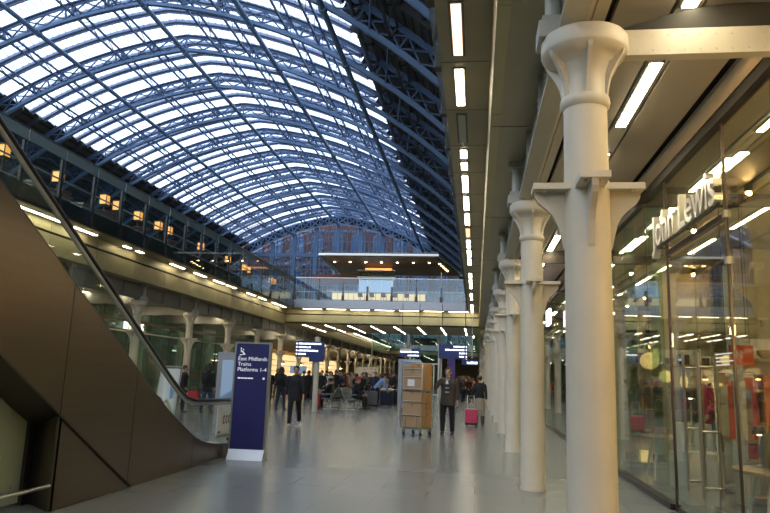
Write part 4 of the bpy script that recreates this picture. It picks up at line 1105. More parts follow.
def at(px, py, z=0.):
    """floor point under a photograph position, used once to lay the crowd out"""
    c = SC.camera.matrix_world; v = c.to_3x3() @ V(((px - 385) / 668.2, -(py - 256.5) / 668.2, -1)); t = (z - 1.44) / v.z
    return (v.x * t, v.y * t, 0)
SPOTS = []
def P2(fig, label, px, py, rz=0, h=1.72, **k):
    x, y, _ = at(px, py)
    while any((x - a) ** 2 + (y - b) ** 2 < .5 ** 2 for a, b in SPOTS): y += .12; x += (.12 * x / y)
    SPOTS.append((x, y))
    return person(FIG[fig], label, (x, y, 0), rz, h * .93, **k)
# around the benches
P2('stand', 'man in white shirt standing in the queue behind the benches', 328.5, 401, 20, 1.75, coat='cream2', tro='black')
P2('pocket', 'man in dark jacket and light trousers left of the white shirted man', 320.5, 403, -20, 1.78, coat='black', tro='beige', hair='hairbrown')
P2('stand', 'person in black with a yellow scarfed collar beside the cream sign pole', 314.5, 401, 150, 1.72, coat='olive', tro='navy')
P2('stand', 'tall man in black behind the white shirted man', 334.5, 399, -10, 1.86, coat='black', tro='black', skin='skind')
P2('bend', 'woman in light blue jacket bending over the suitcases', 376, 406.5, 100, 1.70, coat='ltblue', tro='black')
P2('stand', 'man in dark jacket standing behind the bending woman in light blue', 374.5, 402.5, 0, 1.82, coat='navy', tro='navy')
P2('standlong', 'woman in long beige coat standing by the dark suitcases', 384.5, 404, 20, 1.74, coat='beige', tro='beige', hair='hairbrown')
P2('standlong', 'woman in long black coat standing left of the box trolley', 392.5, 404.5, -5, 1.80, coat='black', tro='black', shoe='boot')
P2('stand', 'young woman in brown scarf and black coat beside the box trolley', 399.8, 403.5, 8, 1.68, coat='brownco', tro='black', shoe='shoew', hair='hairbrown')
# left background group by the glowing screen
for i, (x, y, rz, c) in enumerate(((268.0, 402, 30, 'black'), (302.5, 401, 200, 'navy'), (308, 400, 160, 'black'))):
    P2(('pocket', 'stand', 'walk2')[i], ('person in black half hidden beside the edge of the totem sign', 'dark figure just right of the walking man in black', 'dark coated walker left of the cream sign pole')[i], x, y, rz, 1.72, coat=c, tro='black')
# queue behind, one row of dark coats
random.seed(11)
cl = ['black', 'navy', 'grey', 'black', 'brownco', 'olive', 'black', 'red', 'navy', 'beige', 'grey', 'black']
hx = [(341, 395), (345.5, 396), (349.5, 395), (353, 396.5), (357.5, 395), (338, 394), (362, 396), (366, 397), (370, 396), (324, 394), (317.5, 394.5), (331, 393.5), (359.5, 392.5), (347.5, 392), (380.5, 396), (388.5, 396), (396.5, 396), (355.5, 392), (366.8, 392.5), (342.8, 391), (319.5, 398.5), (326, 397.5), (336, 397), (344, 399), (350.8, 399.5), (356, 400), (361, 400.5), (364.5, 400), (312.2, 397), (329.8, 396.5), (339.5, 399), (347.5, 397.5), (378, 398.5), (383, 398.8), (391.8, 399), (395.5, 400), (307, 395.5), (299, 397), (276, 397.5), (281.5, 398)]
for i, (x, y) in enumerate(sorted(hx)):
    P2(random.choice(('pocket', 'stand', 'stand', 'hood', 'standlong')), 'waiting passenger in %s coat in the crowd behind the benches, %s from left' % (dict(black='black', navy='navy', grey='grey', brownco='dark brown', olive='olive', red='red', beige='beige')[cl[i % 12]], nthn(i)), x, y, random.uniform(0, 360), random.uniform(1.62, 1.84), coat=cl[i % 12], tro=random.choice(('black', 'navy', 'jeans', 'grey')), hair=random.choice(('hairdark', 'hairdark', 'hairbrown', 'hairfair')), skin=random.choice(('skin', 'skin', 'skind')), group='passengers waiting behind the benches')
# far crowd between trolley man and woman
fx = [(443.5, 399.5, 'stand', 'black'), (449.5, 400, 'pocket', 'grey'), (453.5, 400.5, 'hood', 'navy'), (456.5, 399, 'stand', 'orange'), (459.5, 401.5, 'standlong', 'black'), (463, 401, 'pocket', 'brownco'), (465.8, 399.5, 'stand', 'orange'), (468.5, 401.5, 'hood', 'black'), (470.5, 398, 'pocket', 'grey'), (461, 396, 'stand', 'beige'), (466, 395.5, 'pocket', 'navy'), (484.5, 398.5, 'stand', 'black'), (452, 395.5, 'stand', 'cream2'), (473.3, 396, 'stand', 'orange'), (447, 395, 'pocket', 'black')]
for i, (x, y, fg, c) in enumerate(sorted(fx)):
    P2(fg, 'distant figure in %s beyond the trolley man, %s from the left' % (dict(black='black', navy='navy', grey='grey', brownco='dark brown', orange='bright orange', beige='beige', cream2='cream')[c], nthn(i)), x, y, random.uniform(0, 360), random.uniform(1.65, 1.85), coat=c, tro=random.choice(('black', 'navy', 'jeans')), hair=random.choice(('hairdark', 'hairbrown', 'hairfair')), group='far crowd by the colonnade')

# ================================================================ benches
def make_bench():
    t = thing('metal_bench', '', 'bench')
    MB().box(-.06, .06, -1.2, 1.2, .30, .37).build('beam', M['steel'], t)
    for y in (-1.0, 1.0):
        MB().beam((0, y, .32), (0, y, .03), .05, .05).box(-.32, .32, y - .03, y + .03, 0, .035).build('leg', M['steel'], t)
    for k in range(4):
        y = -.9 + .6 * k; m = MB()
        pf = [(-.42, .45), (-.40, .42), (-.02, .39), (.10, .46), (.30, .88), (.275, .895), (.07, .48), (-.02, .415), (-.40, .445)]
        m.prism([(p[0], p[1]) for p in pf], 'y', y - .27, y + .27); m.build('seat', M['benchmetal'], t)
    for k in range(5):
        y = -1.2 + .6 * k; MB().beam((.05, y, .40), (.05, y, .60), .04, .03).beam((.10, y, .62), (-.34, y, .62), .05, .03).build('armrest', M['benchmetal'], t)
    return t
bn = make_bench(); bp = at(333, 409)
bn.location = (bp[0] - .1, 29.6, 0); bn['label'] = 'metal mesh bench facing left beside the red bag'; bn['group'] = 'back to back metal benches'
dup(bn, (bp[0] + .62, 29.6, 0), PI, 'metal mesh bench facing right backing onto the bench beside the red bag', 'back to back metal benches')
bx = bp[0] - .1
person(FIG['sit'], 'person in black slumped on the left facing bench', (bx - .27, 29.3, 0), -90, 1.28, 'black', 'navy', 'shoe', 'hairdark')
person(FIG['sit'], 'person in grey green jacket sitting on the left facing bench', (bx - .27, 29.9, 0), -90, 1.30, 'olive', 'black', 'shoe', 'hairbrown')
person(FIG['sithat'], 'seated person wearing a red hat on the right facing bench', (bx + .91, 29.3, 0), 90, 1.38, 'black', 'black', 'shoe', 'red')
person(FIG['sit'], 'person in brown coat sitting beyond the red hatted passenger', (bx + .91, 29.9, 0), 90, 1.32, 'brownco', 'grey', 'boot', 'hairbrown')

# ================================================================ luggage
def suitcase(name, label, loc, rz, w, d, h, m, handle=.35, grp=None, soft=False):
    t = thing(name, label, 'suitcase', loc, rz, grp)
    me = MB().box(-w / 2, w / 2, -d / 2, d / 2, .05, h).mesh('shell'); me.materials.append(M[m])
    o = bpy.data.objects.new('shell', me); COL.objects.link(o); o.parent = t
    bv = o.modifiers.new('bevel', 'BEVEL'); bv.width = .04; bv.segments = 3
    MB().box(-w / 2 + .05, w / 2 - .05, -d / 2 - .025, -d / 2, h * .2, h * .55).build('pocket', M[m], t)
    for x in (-w / 2 + .05, w / 2 - .05): MB().tube([(x - .02, 0, .035), (x + .02, 0, .035)], .035, 10).build('wheel', M['rubber'], t)
    MB().box(-w / 2, w / 2, -d / 2 - .005, d / 2 + .005, .05, .12).build('base_band', M['rubber'], t)
    if handle: MB().tube([(-w * .28, d * .3, h), (-w * .28, d * .3, h + handle), (w * .28, d * .3, h + handle), (w * .28, d * .3, h)], .012, 8).build('telescopic_handle', M['steel'], t)
    return t
suitcase('suitcase', 'pink trolley suitcase with silver handle pulled by the woman in black', (-.14, 21.7, 0), R(6), .38, .26, .53, 'pink', .40)
suitcase('suitcase', 'red upright suitcase standing at the left end of the benches', at(316.5, 408.5), 0, .32, .3, .62, 'red', .2)
suitcase('suitcase', 'big dark grey wheeled suitcase right of the benches', at(371.5, 407.5), R(20), .48, .34, .75, 'grey', 0)
suitcase('suitcase', 'large navy suitcase under a pale blanket beside the woman in beige', at(386.5, 406), R(-10), .62, .4, .72, 'navy', 0)
suitcase('suitcase', 'black upright suitcase right of the navy suitcase', at(394, 405.5), 0, .36, .3, .7, 'black', .1)
suitcase('suitcase', 'dark grey suitcase just left of the bending woman', at(366.5, 405), R(10), .42, .3, .7, 'grey', 0)
o = MB().ball((0, 0, 0), (.36, .24, .09), 16, 8).build('blanket', M['cream2']); p = at(386.5, 406); o.location = (p[0], p[1], .80); tag(o, 'pale folded blanket lying on the large navy suitcase', 'blanket')
def bag(label, loc, m, w=.36, h=.34):
    t = thing('bag', label, 'bag', loc); MB().prism([(-w / 2, 0), (w / 2, 0), (w * .42, h), (-w * .42, h)], 'y', -.1, .1).build('body', M[m], t)
    MB().tube([(-w * .2, 0, h), (-w * .17, 0, h + .14), (w * .17, 0, h + .14), (w * .2, 0, h)], .01, 6).build('handle', M[m], t); return t
bag('purple bag on the floor just left of the cream sign pole', at(310.5, 399.5), 'purple', .5, .55)
bag('red shoulder bag held low by the walker beyond the escalator handrail', (-9.35, 21.75, .50), 'red', .36, .24)

# ================================================================ roll cage of boxes
rc = thing('roll_cage', 'tall silver roll cage trolley loaded with boxes', 'trolley', (-1.47, 17.35, 0), R(-24))
W, D, H = .58, .62, 1.86
MB().box(-W / 2, W / 2, -D / 2, D / 2, .17, .21).build('base', M['steel'], rc)
for sx in (-1, 1):
    for sy in (-1, 1):
        MB().tube([(sx * (W / 2 - .05) - .015, sy * (D / 2 - .06), .06), (sx * (W / 2 - .05) + .015, sy * (D / 2 - .06), .06)], .055, 12).build('castor', M['rubber'], rc)
        MB().box(sx * (W / 2 - .05) - .03, sx * (W / 2 - .05) + .03, sy * (D / 2 - .06) - .02, sy * (D / 2 - .06) + .02, .08, .17).build('castor_fork', M['steel'], rc)
for sy, hh in ((-1, 1.84), (1, 1.80)):
    y = sy * D / 2; m = MB().tube([(-W / 2, y, .2), (-W / 2, y, hh - .05), (-W / 2 + .05, y, hh), (W / 2 - .05, y, hh), (W / 2, y, hh - .05), (W / 2, y, .2)], .016, 8)
    for z in (.52, .86, 1.16, 1.46, 1.66): m.tube([(-W / 2, y, z), (W / 2, y, z)], .008, 6)
    for x in (-.15, .15): m.tube([(x, y, .2), (x, y, .52)], .007, 6)
    m.build('end_frame', M['steel'], rc)
MB().tube([(-W / 2, -D / 2, 1.1), (-W / 2, D / 2, 1.1)], .01, 6).tube([(W / 2, -D / 2, 1.12), (W / 2, D / 2, 1.12)], .01, 6).build('strap', M['steel'], rc)
a = R(-24); ca, sa = math.cos(a), math.sin(a)
def box_on(x0, x1, y0, y1, z0, z1, m, label, tape=True):
    cx, cy = (x0 + x1) / 2, (y0 + y1) / 2
    t = thing('cardboard_box', label, 'box', (-1.47 + cx * ca - cy * sa, 17.35 + cx * sa + cy * ca, z0), a, 'boxes on the roll cage')
    w, d, h = (x1 - x0) / 2, (y1 - y0) / 2, z1 - z0
    MB().box(-w, w, -d, d, 0, h).build('carton', M[m], t)
    MB().box(-w - .001, w + .001, -.03, .03, h - .0005, h + .001).box(-.03, .03, -d - .0012, -d, h * .72, h).build('tape', M['tape'], t)
    return t
x0, x1 = -.26, .26
box_on(x0, x1 - .0, -.28, .0, .215, .49, 'card', 'lowest front cardboard box on the roll cage')
box_on(x0, x1, -.28, .0, .50, .80, 'card', 'second lowest front cardboard box on the roll cage')
box_on(x0, x1, -.28, .0, .81, 1.10, 'card', 'third front cardboard box up on the roll cage')
t = box_on(x0, x1, -.28, .0, 1.125, 1.72, 'card', 'tall top front cardboard box with a white label on the roll cage')
MB().box(-.14, .06, -.1425, -.1405, .1, .27).build('label_sheet', M['white'], t)
for i, (z0, z1) in enumerate(((.215, .52), (.53, .68), (.69, .84), (.85, 1.05))):
    box_on(x0, x1, .01, .28, z0, z1, 'card2', 'orange brown cardboard box in the rear stack of the roll cage, %s from the bottom' % nthn(i))
box_on(x0, x1, .01, .28, 1.125, 1.80, 'card2', 'tall orange brown cardboard box at the top rear of the roll cage')
MB().box(-W / 2, W / 2, -D / 2, D / 2, 1.105, 1.12).build('shelf', M['steel'], rc)
# ================================================================ right hand shop
XS = 2.36
sf = thing('shopfront', 'tall frameless glass shopfront of the department store with dark floor channel', 'shopfront', (XS, 8.6, 0))
def F(y): return y - 8.6
MB().box(-.06, .06, F(8.7), F(100), 0, .07).box(-.06, .06, F(3), F(6.5), 0, .07).build('floor_channel', M['bronzedark'], sf)
MB().box(-.05, .05, F(3), F(100), 4.0, 4.1).build('head_channel', M['bronzedark'], sf)
ys = [8.66, 9.66, 11.24, 12.85]
while ys[-1] < 60: ys.append(ys[-1] + BAY / 3)
for a, b in zip(ys, ys[1:]): MB().box(-.006, .006, F(a) + .01, F(b) - .01, .06, 4.02).build('glass_pane', M['shopglass'], sf)
for a, b in ((3.0, 4.3), (4.3, 5.5), (5.5, 6.56)): MB().box(-.006, .006, F(a) + .01, F(b) - .01, .06, 4.02).build('glass_pane', M['shopglass'], sf)
for y in ys[1:14]: MB().box(.03, .20, F(y) - .006, F(y) + .006, .06, 4.0).build('glass_fin', M['glassgreen'], sf)
MB().box(-.016, .016, F(8.61), F(8.645), 0, 4.05).build('door_post', M['bronzedark'], sf)
MB().box(-.012, .012, F(6.59), F(6.612), 0, 4.05).build('door_post', M['bronzedark'], sf)
MB().box(-.02, .02, F(6.62), F(8.61), 3.04, 3.10).build('door_head', M['bronzedark'], sf)
MB().box(-.006, .006, F(6.66), F(8.56), 3.14, 4.02).build('fanlight', M['shopglass'], sf)
for z in (2.6, 3.05): MB().box(-.03, .03, F(6.57), F(6.63), z, z + .07).build('door_hinge', M['steel'], sf)
for i, (a, b, hy) in enumerate(((7.62, 8.55, 7.86), (6.66, 7.60, 7.36))):
    d = MB().box(XS - .008, XS + .008, a, b, .05, 3.0).build('glass_door', M['shopglass']); tag(d, ('far' if i == 0 else 'near') + ' leaf of the glass shop doors with long steel pull bars', 'door', 'glass shop doors')
    for x in (XS - .09, XS + .09): MB().tube([(x, hy, .35), (x, hy, 1.80)], .017, 10).build('pull_handle', M['steel'], d)
    for z in (.45, 1.0, 1.65): MB().tube([(XS - .09, hy, z), (XS + .09, hy, z)], .012, 8).build('handle_fixing', M['steel'], d)
    MB().box(XS - .02, XS + .02, a, b, .01, .06).build('rail', M['bronzedark'], d)
# shop name: separate steel letters standing on the door head, read towards the camera
sg = thing('shop_sign', 'raised steel letters reading John Lewis above the shop doors', 'sign', (XS - .075, 8.86, 3.19))
letters('John Lewis', .56, M['letter'], sg, (PI / 2, 0, -PI / 2), .04, spacing=.95, bold=.006)
MB().box(-.015, .015, -2.3, .02, -.03, -.0).build('carrier_rail', M['bronzedark'], sg)
MB().box(-.03, .03, -2.30, -2.22, .04, .16).build('end_block', M['bronzedark'], sg)
for y in (-2.2, -1.2, -.1): MB().beam((.015, y, -.015), (.065, y, -.015), .02).build('bracket', M['bronzedark'], sg)
# small white text on the door glass
for i, (a, b) in enumerate(((6.68, 6.95), (6.75, 6.95), (6.70, 7.0), (6.72, 6.92))):
    pass
tx = thing('door_lettering', 'small white lines of lettering on the glass beside the shop doors', 'lettering', (XS - .012, 7.05, 1.76))
for i, L in enumerate((.42, .30, .46, .34)):
    m = MB(); rnd = random.Random(i); y = 0
    while y < L: wl = rnd.uniform(.02, .05); m.box(-.002, .002, -y - wl * .7, -y, -.035 * i, -.035 * i + .011); y += wl
    m.build('text_line', M['signwhite'], tx)

# interior of the shop
struct('wall_shop_back', MB().box(8.3, 8.45, 3, 60, 0, 4.25), M['plaster'])
# brick pier wall with a round arch seen through the glass on the far right
def archwall(name, x0, x1, y, t, m, cx, r, zs):
    poly = [(x0, 0), (x0, 4.25), (x1, 4.25), (x1, 0), (cx + r, 0), (cx + r, zs)] + [(cx + r * math.cos(PI * i / 16), zs + r * math.sin(PI * i / 16)) for i in range(1, 16)] + [(cx - r, zs), (cx - r, 0)]
    struct(name, MB().prism(poly, 'y', y, y + t), m)
struct('wall_arched_pier', MB().prism([(5.15, 0), (5.15, 4.25), (8.3, 4.25), (8.3, 4.1)] + [(8.2 - 2.55 * math.sin(PI / 2 * i / 16), 1.55 + 2.55 * math.cos(PI / 2 * i / 16)) for i in range(17)] + [(5.65, 0)], 'y', 14.2, 14.9), M['plaster'])
struct('wall_brick_inner', MB().box(5.4, 8.3, 16.2, 16.4, 0, 4.25), M['brickgrey'])
archwall('wall_arched_far', 4.6, 8.3, 17.5, .5, M['plaster'], 6.2, 1.4, 1.6)
for k in range(2, 9):
    dup(colp, (5.61, YC[k], 0), 0, 'cream iron column inside the shop behind the glass, %s from the doors' % nthn(k - 2), 'columns inside the shop')
def shelf_unit(label, short, x, y, w, rz, cols, grp='shelving inside the shop'):
    t = thing('shop_shelving', label, 'shelving', (x, y, 0), rz, grp)
    for sx in (-w / 2, w / 2): MB().box(sx - .02, sx + .02, -.2, .2, 0, 2.1).build('upright', M['white'], t)
    for z in (.1, .55, 1.0, 1.4, 1.8): MB().box(-w / 2, w / 2, -.2, .2, z, z + .03).build('shelf', M['wood'], t)
    MB().box(-w / 2, w / 2, .18, .2, 0, 2.1).build('back_panel', M['white'], t)
    c, s = math.cos(rz), math.sin(rz); k = 0
    for z in (.13, .58, 1.03, 1.43, 1.83):
        n = int(w / .23)
        for i in range(n):
            lx = -w / 2 + .14 + .23 * i; g = random.choice(cols); kind = random.choice(('vase', 'box', 'bowl'))
            mb = MB()
            if kind == 'vase': mb.lathe([(.04, 0), (.075, .08), (.06, .17), (.03, .22), (.045, .27)], n=12); cat, nm = 'vase', 'vase'
            elif kind == 'box': mb.box(-.08, .08, -.09, .09, 0, random.uniform(.12, .27)); cat, nm = 'box', 'gift_box'
            else: mb.lathe([(.04, 0), (.09, .05), (.10, .11), (.09, .11), (.05, .03)], n=12); cat, nm = 'bowl', 'bowl'
            o = mb.build(nm, M[g]); o.location = (x + lx * c, y + lx * s, z + .003)
            sh = ('bottom', 'second', 'third', 'fourth', 'top')[(.13, .58, 1.03, 1.43, 1.83).index(z)]
            tag(o, '%s on the %s shelf of the %s, %s from its left end' % (nm.replace('_', ' '), sh, short, nthn(i)), cat, 'goods on the shop shelving'); k += 1
    return t
random.seed(5)  # paperlamp among the goods makes some glow, brightening the shelves
shelf_unit('white shelving with bowls and boxes in the middle of the shop', 'deeper shelving', 4.6, 15.2, 1.7, R(-12), ['cream2', 'black', 'paperlamp', 'brownco', 'orange', 'wood', 'red'])
shelf_unit('white shelving near the shop window left of the doors', 'window shelving', 3.25, 12.7, 1.3, R(-6), ['black', 'brownco', 'grey', 'cream2', 'pink', 'card', 'paperlamp', 'white'])
shelf_unit('tall shelving with red goods behind the door handles', 'door shelving', 3.9, 9.35, .0 + 1.1, R(0), ['red', 'white', 'cream2', 'orange', 'card'])
def round_table(label, x, y, r=.5, h=.74):
    t = thing('round_table', label, 'table', (x, y, 0), 0, 'round tables in the shop window')
    MB().lathe([(r - .01, h - .035), (r, h - .03), (r, h)], n=32).build('tabletop', M['wood'], t)
    for i in range(4):
        a = PI / 4 + i * PI / 2; MB().tube([(math.cos(a) * r * .5, math.sin(a) * r * .5, h - .03), (math.cos(a) * r * .85, math.sin(a) * r * .85, 0)], [.03, .02], 8).build('leg', M['white'], t)
    return t
round_table('round wooden table with splayed white legs behind the shop doors', 3.15, 7.7, .46, .62)
round_table('round wooden display table farther inside past the doors', 4.2, 8.0, .5, .6)
round_table('round wooden table between the glass panes left of the doors', 3.0, 11.5, .42, .66)
v = MB().lathe([(.06, 0), (.16, .05), (.19, .18), (.15, .32), (.07, .40), (.08, .44)], n=24).build('vase', M['olive']); v.location = (3.15, 7.75, .62); tag(v, 'big dark vase on the round table behind the doors', 'vase')
v = MB().lathe([(.05, 0), (.10, .04), (.11, .12), (.05, .22)], n=20).build('vase', M['cream2']); v.location = (3.42, 7.55, .62); tag(v, 'small pale vase on the edge of the table behind the doors', 'vase')
for i, (x, y, w_, h) in enumerate(((2.85, 9.35, .42, .62), (2.95, 9.95, .40, .95), (3.1, 10.6, .5, .5))):
    o = MB().box(-w_ / 2, w_ / 2, -w_ / 2, w_ / 2, 0, h).build('display_plinth', M['white']); o.location = (x, y, 0)
    tag(o, ('low white display plinth nearest the door post', 'tall white display plinth in the shop window', 'short white display plinth farther along the shop window')[i], 'plinth', 'white plinths in the shop window')
def mannequin(label, x, y, rz, m):
    t = person(FIG['pocket'], label, (x, y, 0), rz, 1.78, m, m, 'shoew', 'hairdark', 'cream2', 'mannequins in the shop', 'mannequin'); t['category'] = 'mannequin'; return t
gr = thing('garment_rail', 'slim steel garment rail holding red dresses behind the shop doors', 'rail', (3.18, 8.75, 0))
MB().tube([(-.3, 0, 0), (-.3, 0, 1.62), (.45, 0, 1.62), (.45, 0, 0)], .012, 8).tube([(-.3, -.2, .012), (-.3, .2, .012)], .012, 8).tube([(.45, -.2, .012), (.45, .2, .012)], .012, 8).build('frame', M['steel'], gr)
for i, (x, c) in enumerate(((-.12, 'red'), (.02, 'cream2'), (.15, 'red'), (.30, 'orange'))):
    d = thing('dress', '%s dress hanging on the garment rail, %s from its left' % (dict(red='red', cream2='cream', orange='orange')[c], nthn(i)), 'dress', (3.18 + x, 8.75, .85), R(70), 'dresses on the garment rail')
    MB().prism([(-.12, 0), (.12, 0), (.08, .35), (.13, .62), (.05, .68), (-.05, .68), (-.13, .62), (-.08, .35)], 'y', -.03, .03).build('cloth', M[c], d)
    MB().tube([(-.10, 0, .64), (0, 0, .72), (0, 0, .77)], .005, 5).tube([(.10, 0, .64), (0, 0, .72)], .005, 5).build('hanger', M['steel'], d)
mannequin('mannequin in red clothes farther inside the shop', 5.0, 8.8, -60, 'red')
mannequin('mannequin in cream clothes standing behind the white window plinths', 3.78, 10.7, -60, 'cream2')
mannequin('mannequin in pink clothes by the window left of the doors', 4.2, 13.6, -60, 'pink')
def lantern(label, x, y, z, r):
    t = thing('paper_lantern', label, 'lamp', (x, y, z), 0, 'yellow paper lanterns in the shop')
    MB().ball((0, 0, 0), (r, r, r * .9), 20, 12).build('shade', M['paperlamp'], t); MB().tube([(0, 0, r * .9), (0, 0, 4.25 - z)], .006, 5).build('cord', M['black'], t); return t
for i, (x, y, z, r) in enumerate(((2.95, 12.1, 1.86, .16), (3.15, 11.9, 1.60, .11), (3.19, 9.2, 1.80, .07), (3.93, 10.5, 1.66, .09), (3.85, 16.0, 1.92, .15))):
    lantern('yellow round paper lantern, %s' % ('largest, high in the shop window', 'lower one beside the largest lantern', 'one just behind the door handles', 'small one right of the door handles', 'far one deep along the window')[i], x, y, z, r)
rp = thing('red_poster', 'red square poster with white writing hanging inside the glass right of the doors', 'poster', (3.30, 9.0, 1.74))
rp.scale = (.7, 1, .8)
MB().box(-.2, .2, -.01, .01, 0, .30).build('sheet', M['redposter'], rp); MB().tube([(-.15, 0, .3), (-.15, 0, 2.5)], .004, 4).tube([(.15, 0, .3), (.15, 0, 2.5)], .004, 4).build('wire', M['black'], rp)
MB().beam((-.08, -.012, .1), (-.08, -.012, .22), .02, .004, up=(0, 1, 0)).beam((-.08, -.012, .22), (0, -.012, .1), .02, .004, up=(0, 1, 0)).beam((0, -.012, .1), (0, -.012, .22), .02, .004, up=(0, 1, 0)).build('lettering', M['white'], rp)
fr = thing('clothes_rail', 'white framed clothes rail behind the glass at the far right', 'rail', (3.2, 6.2, 0))
MB().tube([(-.4, 0, 0), (-.4, 0, 1.5), (.5, 0, 1.5), (.5, 0, 0)], .02, 8).tube([(-.4, -.25, .02), (-.4, .25, .02)], .02, 8).tube([(.5, -.25, .02), (.5, .25, .02)], .02, 8).build('frame', M['white'], fr)
# warm ceiling spots of the shop
sp = thing('shop_spotlight', '', 'light'); MB().lathe([(.06, -.1), (.05, 0)], n=12).build('housing', M['bronzedark'], sp); MB().ball((0, 0, -.12), .036, 12, 8).build('bulb', M['spotbulb'], sp)
k = 0
for i in range(9):
    for x in (3.75, 5.2, 7.0):
        place(sp, (x, 7.2 + BAY / 2 * i, 4.25), 'small warm ceiling spotlight inside the shop, row %s from the doors, %s from the glass' % (nthn(i), ('nearest', 'middle', 'farthest')[(3.75, 5.2, 7.0).index(x)]), 'warm spotlights in the shop', used)
for i in range(2):  # spots added outside the view to throw warm light on the columns
    place(sp, (2.80, 2.6 + BAY / 2 * i, 4.25), 'added unseen warm spotlight close behind the shopfront glass, %s from the camera' % nthn(i), 'added warm spotlights behind the glass', used)
gp = thing('added_globe', '', 'lamp'); MB().ball((0, 0, 0), .12, 16, 10).build('globe', M['globe'], gp)
MB().tube([(0, 0, .12), (0, 0, 1.95)], .008, 6).build('cord', M['black'], gp); MB().lathe([(.04, .10), (.05, .16), (.02, .2)], n=12).build('cap', M['bronzedark'], gp)
for i, y in enumerate((1.6, 3.1, 4.5)):  # unseen globes added to warm the right sides of the columns
    place(gp, (3.5, y, 2.25), 'added unseen warm globe lamp right of the camera, %s along' % nthn(i), 'added globe lamps warming the columns', used)
tlp = thing('table_lamp', '', 'lamp'); MB().lathe([(.07, 0), (.075, .01), (.012, .03), (.012, .36)], n=16).build('base', M['steel'], tlp); MB().lathe([(.075, .34), (.05, .42)], n=16, cap=False).build('lamp_shade', M['bronzedark'], tlp); MB().ball((0, 0, .36), .035, 10, 8).build('bulb', M['tablelamp'], tlp)
for i, (x, y, z) in enumerate(((2.95, 9.95, .95), (3.05, 7.95, .623), (4.45, 8.1, .603))):
    place(tlp, (x, y, z), 'small warm table lamp glowing in the shop, %s' % ('on the tall plinth', 'on the round table behind the doors', 'on the farther round table')[i], 'table lamps in the shop', used)
# glowing projecting sign farther down
ps = thing('illuminated_sign', 'glowing pinkish white letter sign hanging over the farther shopfront', 'sign', (2.1, 20.6, 3.30))
text('lettering', 'EYS', .62, M['pinklit'], ps, (0, 0, -.2), (PI / 2, 0, -PI / 2), .03, bold=.02)
MB().tube([(0, -.3, .3), (0, -.3, .95)], .012, 6).build('hanger', M['bronzedark'], ps)
MB().tube([(0, -1.0, .3), (0, -1.0, .95)], .012, 6).build('hanger', M['bronzedark'], ps)

# ================================================================ left hand shops
XLS = -16.4
ls = thing('shopfront', 'long green glass shopfront behind the left hand columns', 'shopfront', (XLS, 20, 0))
def G(y): return y - 20
y = 8.
while y < 51:
    MB().box(-.01, .01, G(y) + .02, G(y + 2.2) - .02, .05, 4.1).build('glass_pane', M['glassgreen'], ls); MB().box(-.03, .03, G(y) - .03, G(y) + .03, 0, 4.25).build('mullion', M['bronzedark'], ls); y += 2.2
MB().box(-.06, .06, G(8), G(52), 3.55, 3.72).build('lit_fascia', M['bronzedark'], ls)
MB().box(-.02, .10, G(8), G(52), 3.10, 3.16).build('canopy_rail', M['steel'], ls)
sg = thing('shop_sign', 'white letters of the RITUALS shop sign half hidden by the escalator handrail', 'sign', (XLS + .12, 29.3, 3.22))
text('lettering', 'RITUALS', .50, M['letterlit'], sg, (0, 0, 0), (PI / 2, 0, PI / 2), .03)
MB().box(-.05, .0, 0, 3.0, -.05, .0).build('carrier_rail', M['bronzedark'], sg)
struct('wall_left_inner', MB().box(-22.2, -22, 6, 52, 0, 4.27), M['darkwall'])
struct('wall_left_partition', MB().box(-26, XLS - .1, 52, 52.3, 0, 4.27), M['plaster'])
struct('wall_left_warm', MB().box(-22.2, -22, 52.3, 120, 0, 4.27), M['warmwall'])
tl = thing('light_tube', '', 'light'); MB().tube([(0, -.55, 0), (0, .55, 0)], .05, 8).build('tube', M['letterlit'], tl)
for s in (-.4, .4): MB().tube([(0, s, 0), (0, s, .95)], .008, 5).build('hanger', M['bronzedark'], tl)
for i, (x, y) in enumerate(((-18.5, 22), (-19, 26.5), (-18.5, 31), (-20, 29), (-20, 24), (-18.5, 36), (-19, 41), (-18.5, 46))):
    place(tl, (x, y, 2.6), 'small warm tube light inside the dark left shops, %s from the camera' % nthn(i), 'tube lights in the left shops', used)
pl = thing('pendant_lamp', '', 'lamp'); MB().lathe([(.02, .3), (.12, .25), (.34, .02), (.36, 0)], n=20, cap=False).build('shade', M['cream'], pl)
MB().ball((0, 0, .02), (.24, .24, .07), 16, 8).build('bulb', M['warmlamp'], pl); MB().tube([(0, 0, .3), (0, 0, 2.1)], .01, 5).build('cord', M['black'], pl)
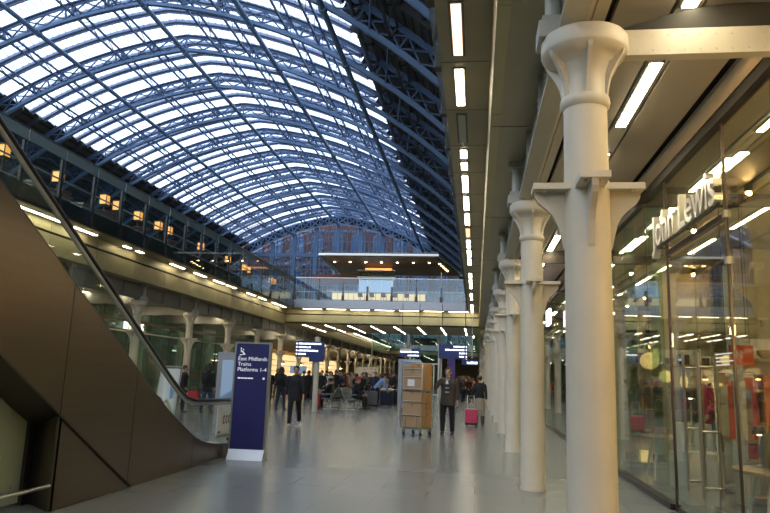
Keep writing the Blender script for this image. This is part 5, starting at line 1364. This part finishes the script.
for i, (x, y) in enumerate(((-14.8, 45.0), (-14.8, 50.5), (-14.8, 56.0), (-14.8, 61.5), (-14.8, 67), (-19.5, 55), (-19.5, 60), (-19.5, 66), (-14.8, 73), (-19.5, 74))):
    place(pl, (x, y, 2.15), 'glowing warm pendant lamp in the left hand cafes, %s from the camera' % nthn(i), 'pendant lamps of the left cafes', used)
# cafe counters, backs made to glow in place of the cafe light
for i, (y, n_) in enumerate(((55.2, 'first'), (60.6, 'second'), (66, 'third'), (71.4, 'fourth'), (76.8, 'fifth'), (82.2, 'sixth'), (87.6, 'seventh'))):
    t = thing('cafe_counter', 'lit cafe counter and back shelf on the left, %s one along' % n_, 'counter', (-16.6, y, 0), 0, 'cafe counters on the left')
    MB().box(-.3, .3, -2.4, 2.4, 0, 1.05).build('counter', M['wood'], t); MB().box(-.33, .36, -2.45, 2.45, 1.05, 1.1).build('worktop', M['steel'], t)
    MB().box(-2.2, -2.0, -2.4, 2.4, 1.2, 3.2).build('back_panel', M['warmlit'], t)
    for z in (1.6, 2.1, 2.6): MB().box(-1.98, -1.75, -2.2, 2.2, z, z + .04).build('shelf', M['bronzedark'], t)
    MB().box(-2.1, -1.9, -2.4, 2.4, 0, 1.2).build('back_cabinet', M['wood'], t)
ds = thing('wall_screen', 'bright pale blue screen glowing behind the hooded walker', 'screen', at(283, 403)); ds.location = (-9.6, 36, 0)
MB().box(-.45, .45, -.04, .04, 1.45, 1.85).build('screen', M['screenad'], ds); MB().box(-.04, .04, -.03, .03, 0, 1.45).build('stand', M['bronzedark'], ds); MB().box(-.2, .2, -.15, .15, 0, .03).build('foot', M['bronzedark'], ds)
pw = thing('poster_wall', 'pale pink and white poster wall behind the waiting crowd', 'poster', (-8.9, 50, 0)); MB().box(0, 1.7, -.05, .05, .2, 2.1).build('sheet', M['cream2'], pw)
m = MB(); rnd = random.Random(2)
for i in range(16): a, b = rnd.uniform(.05, 1.5), rnd.uniform(.9, 1.95); m.box(a, a + .1, -.06, -.05, b, b + .08)
m.build('pattern', M['pink'], pw)
# strip of green glass box offices in the distance on the right of the well
lamp_bg = None
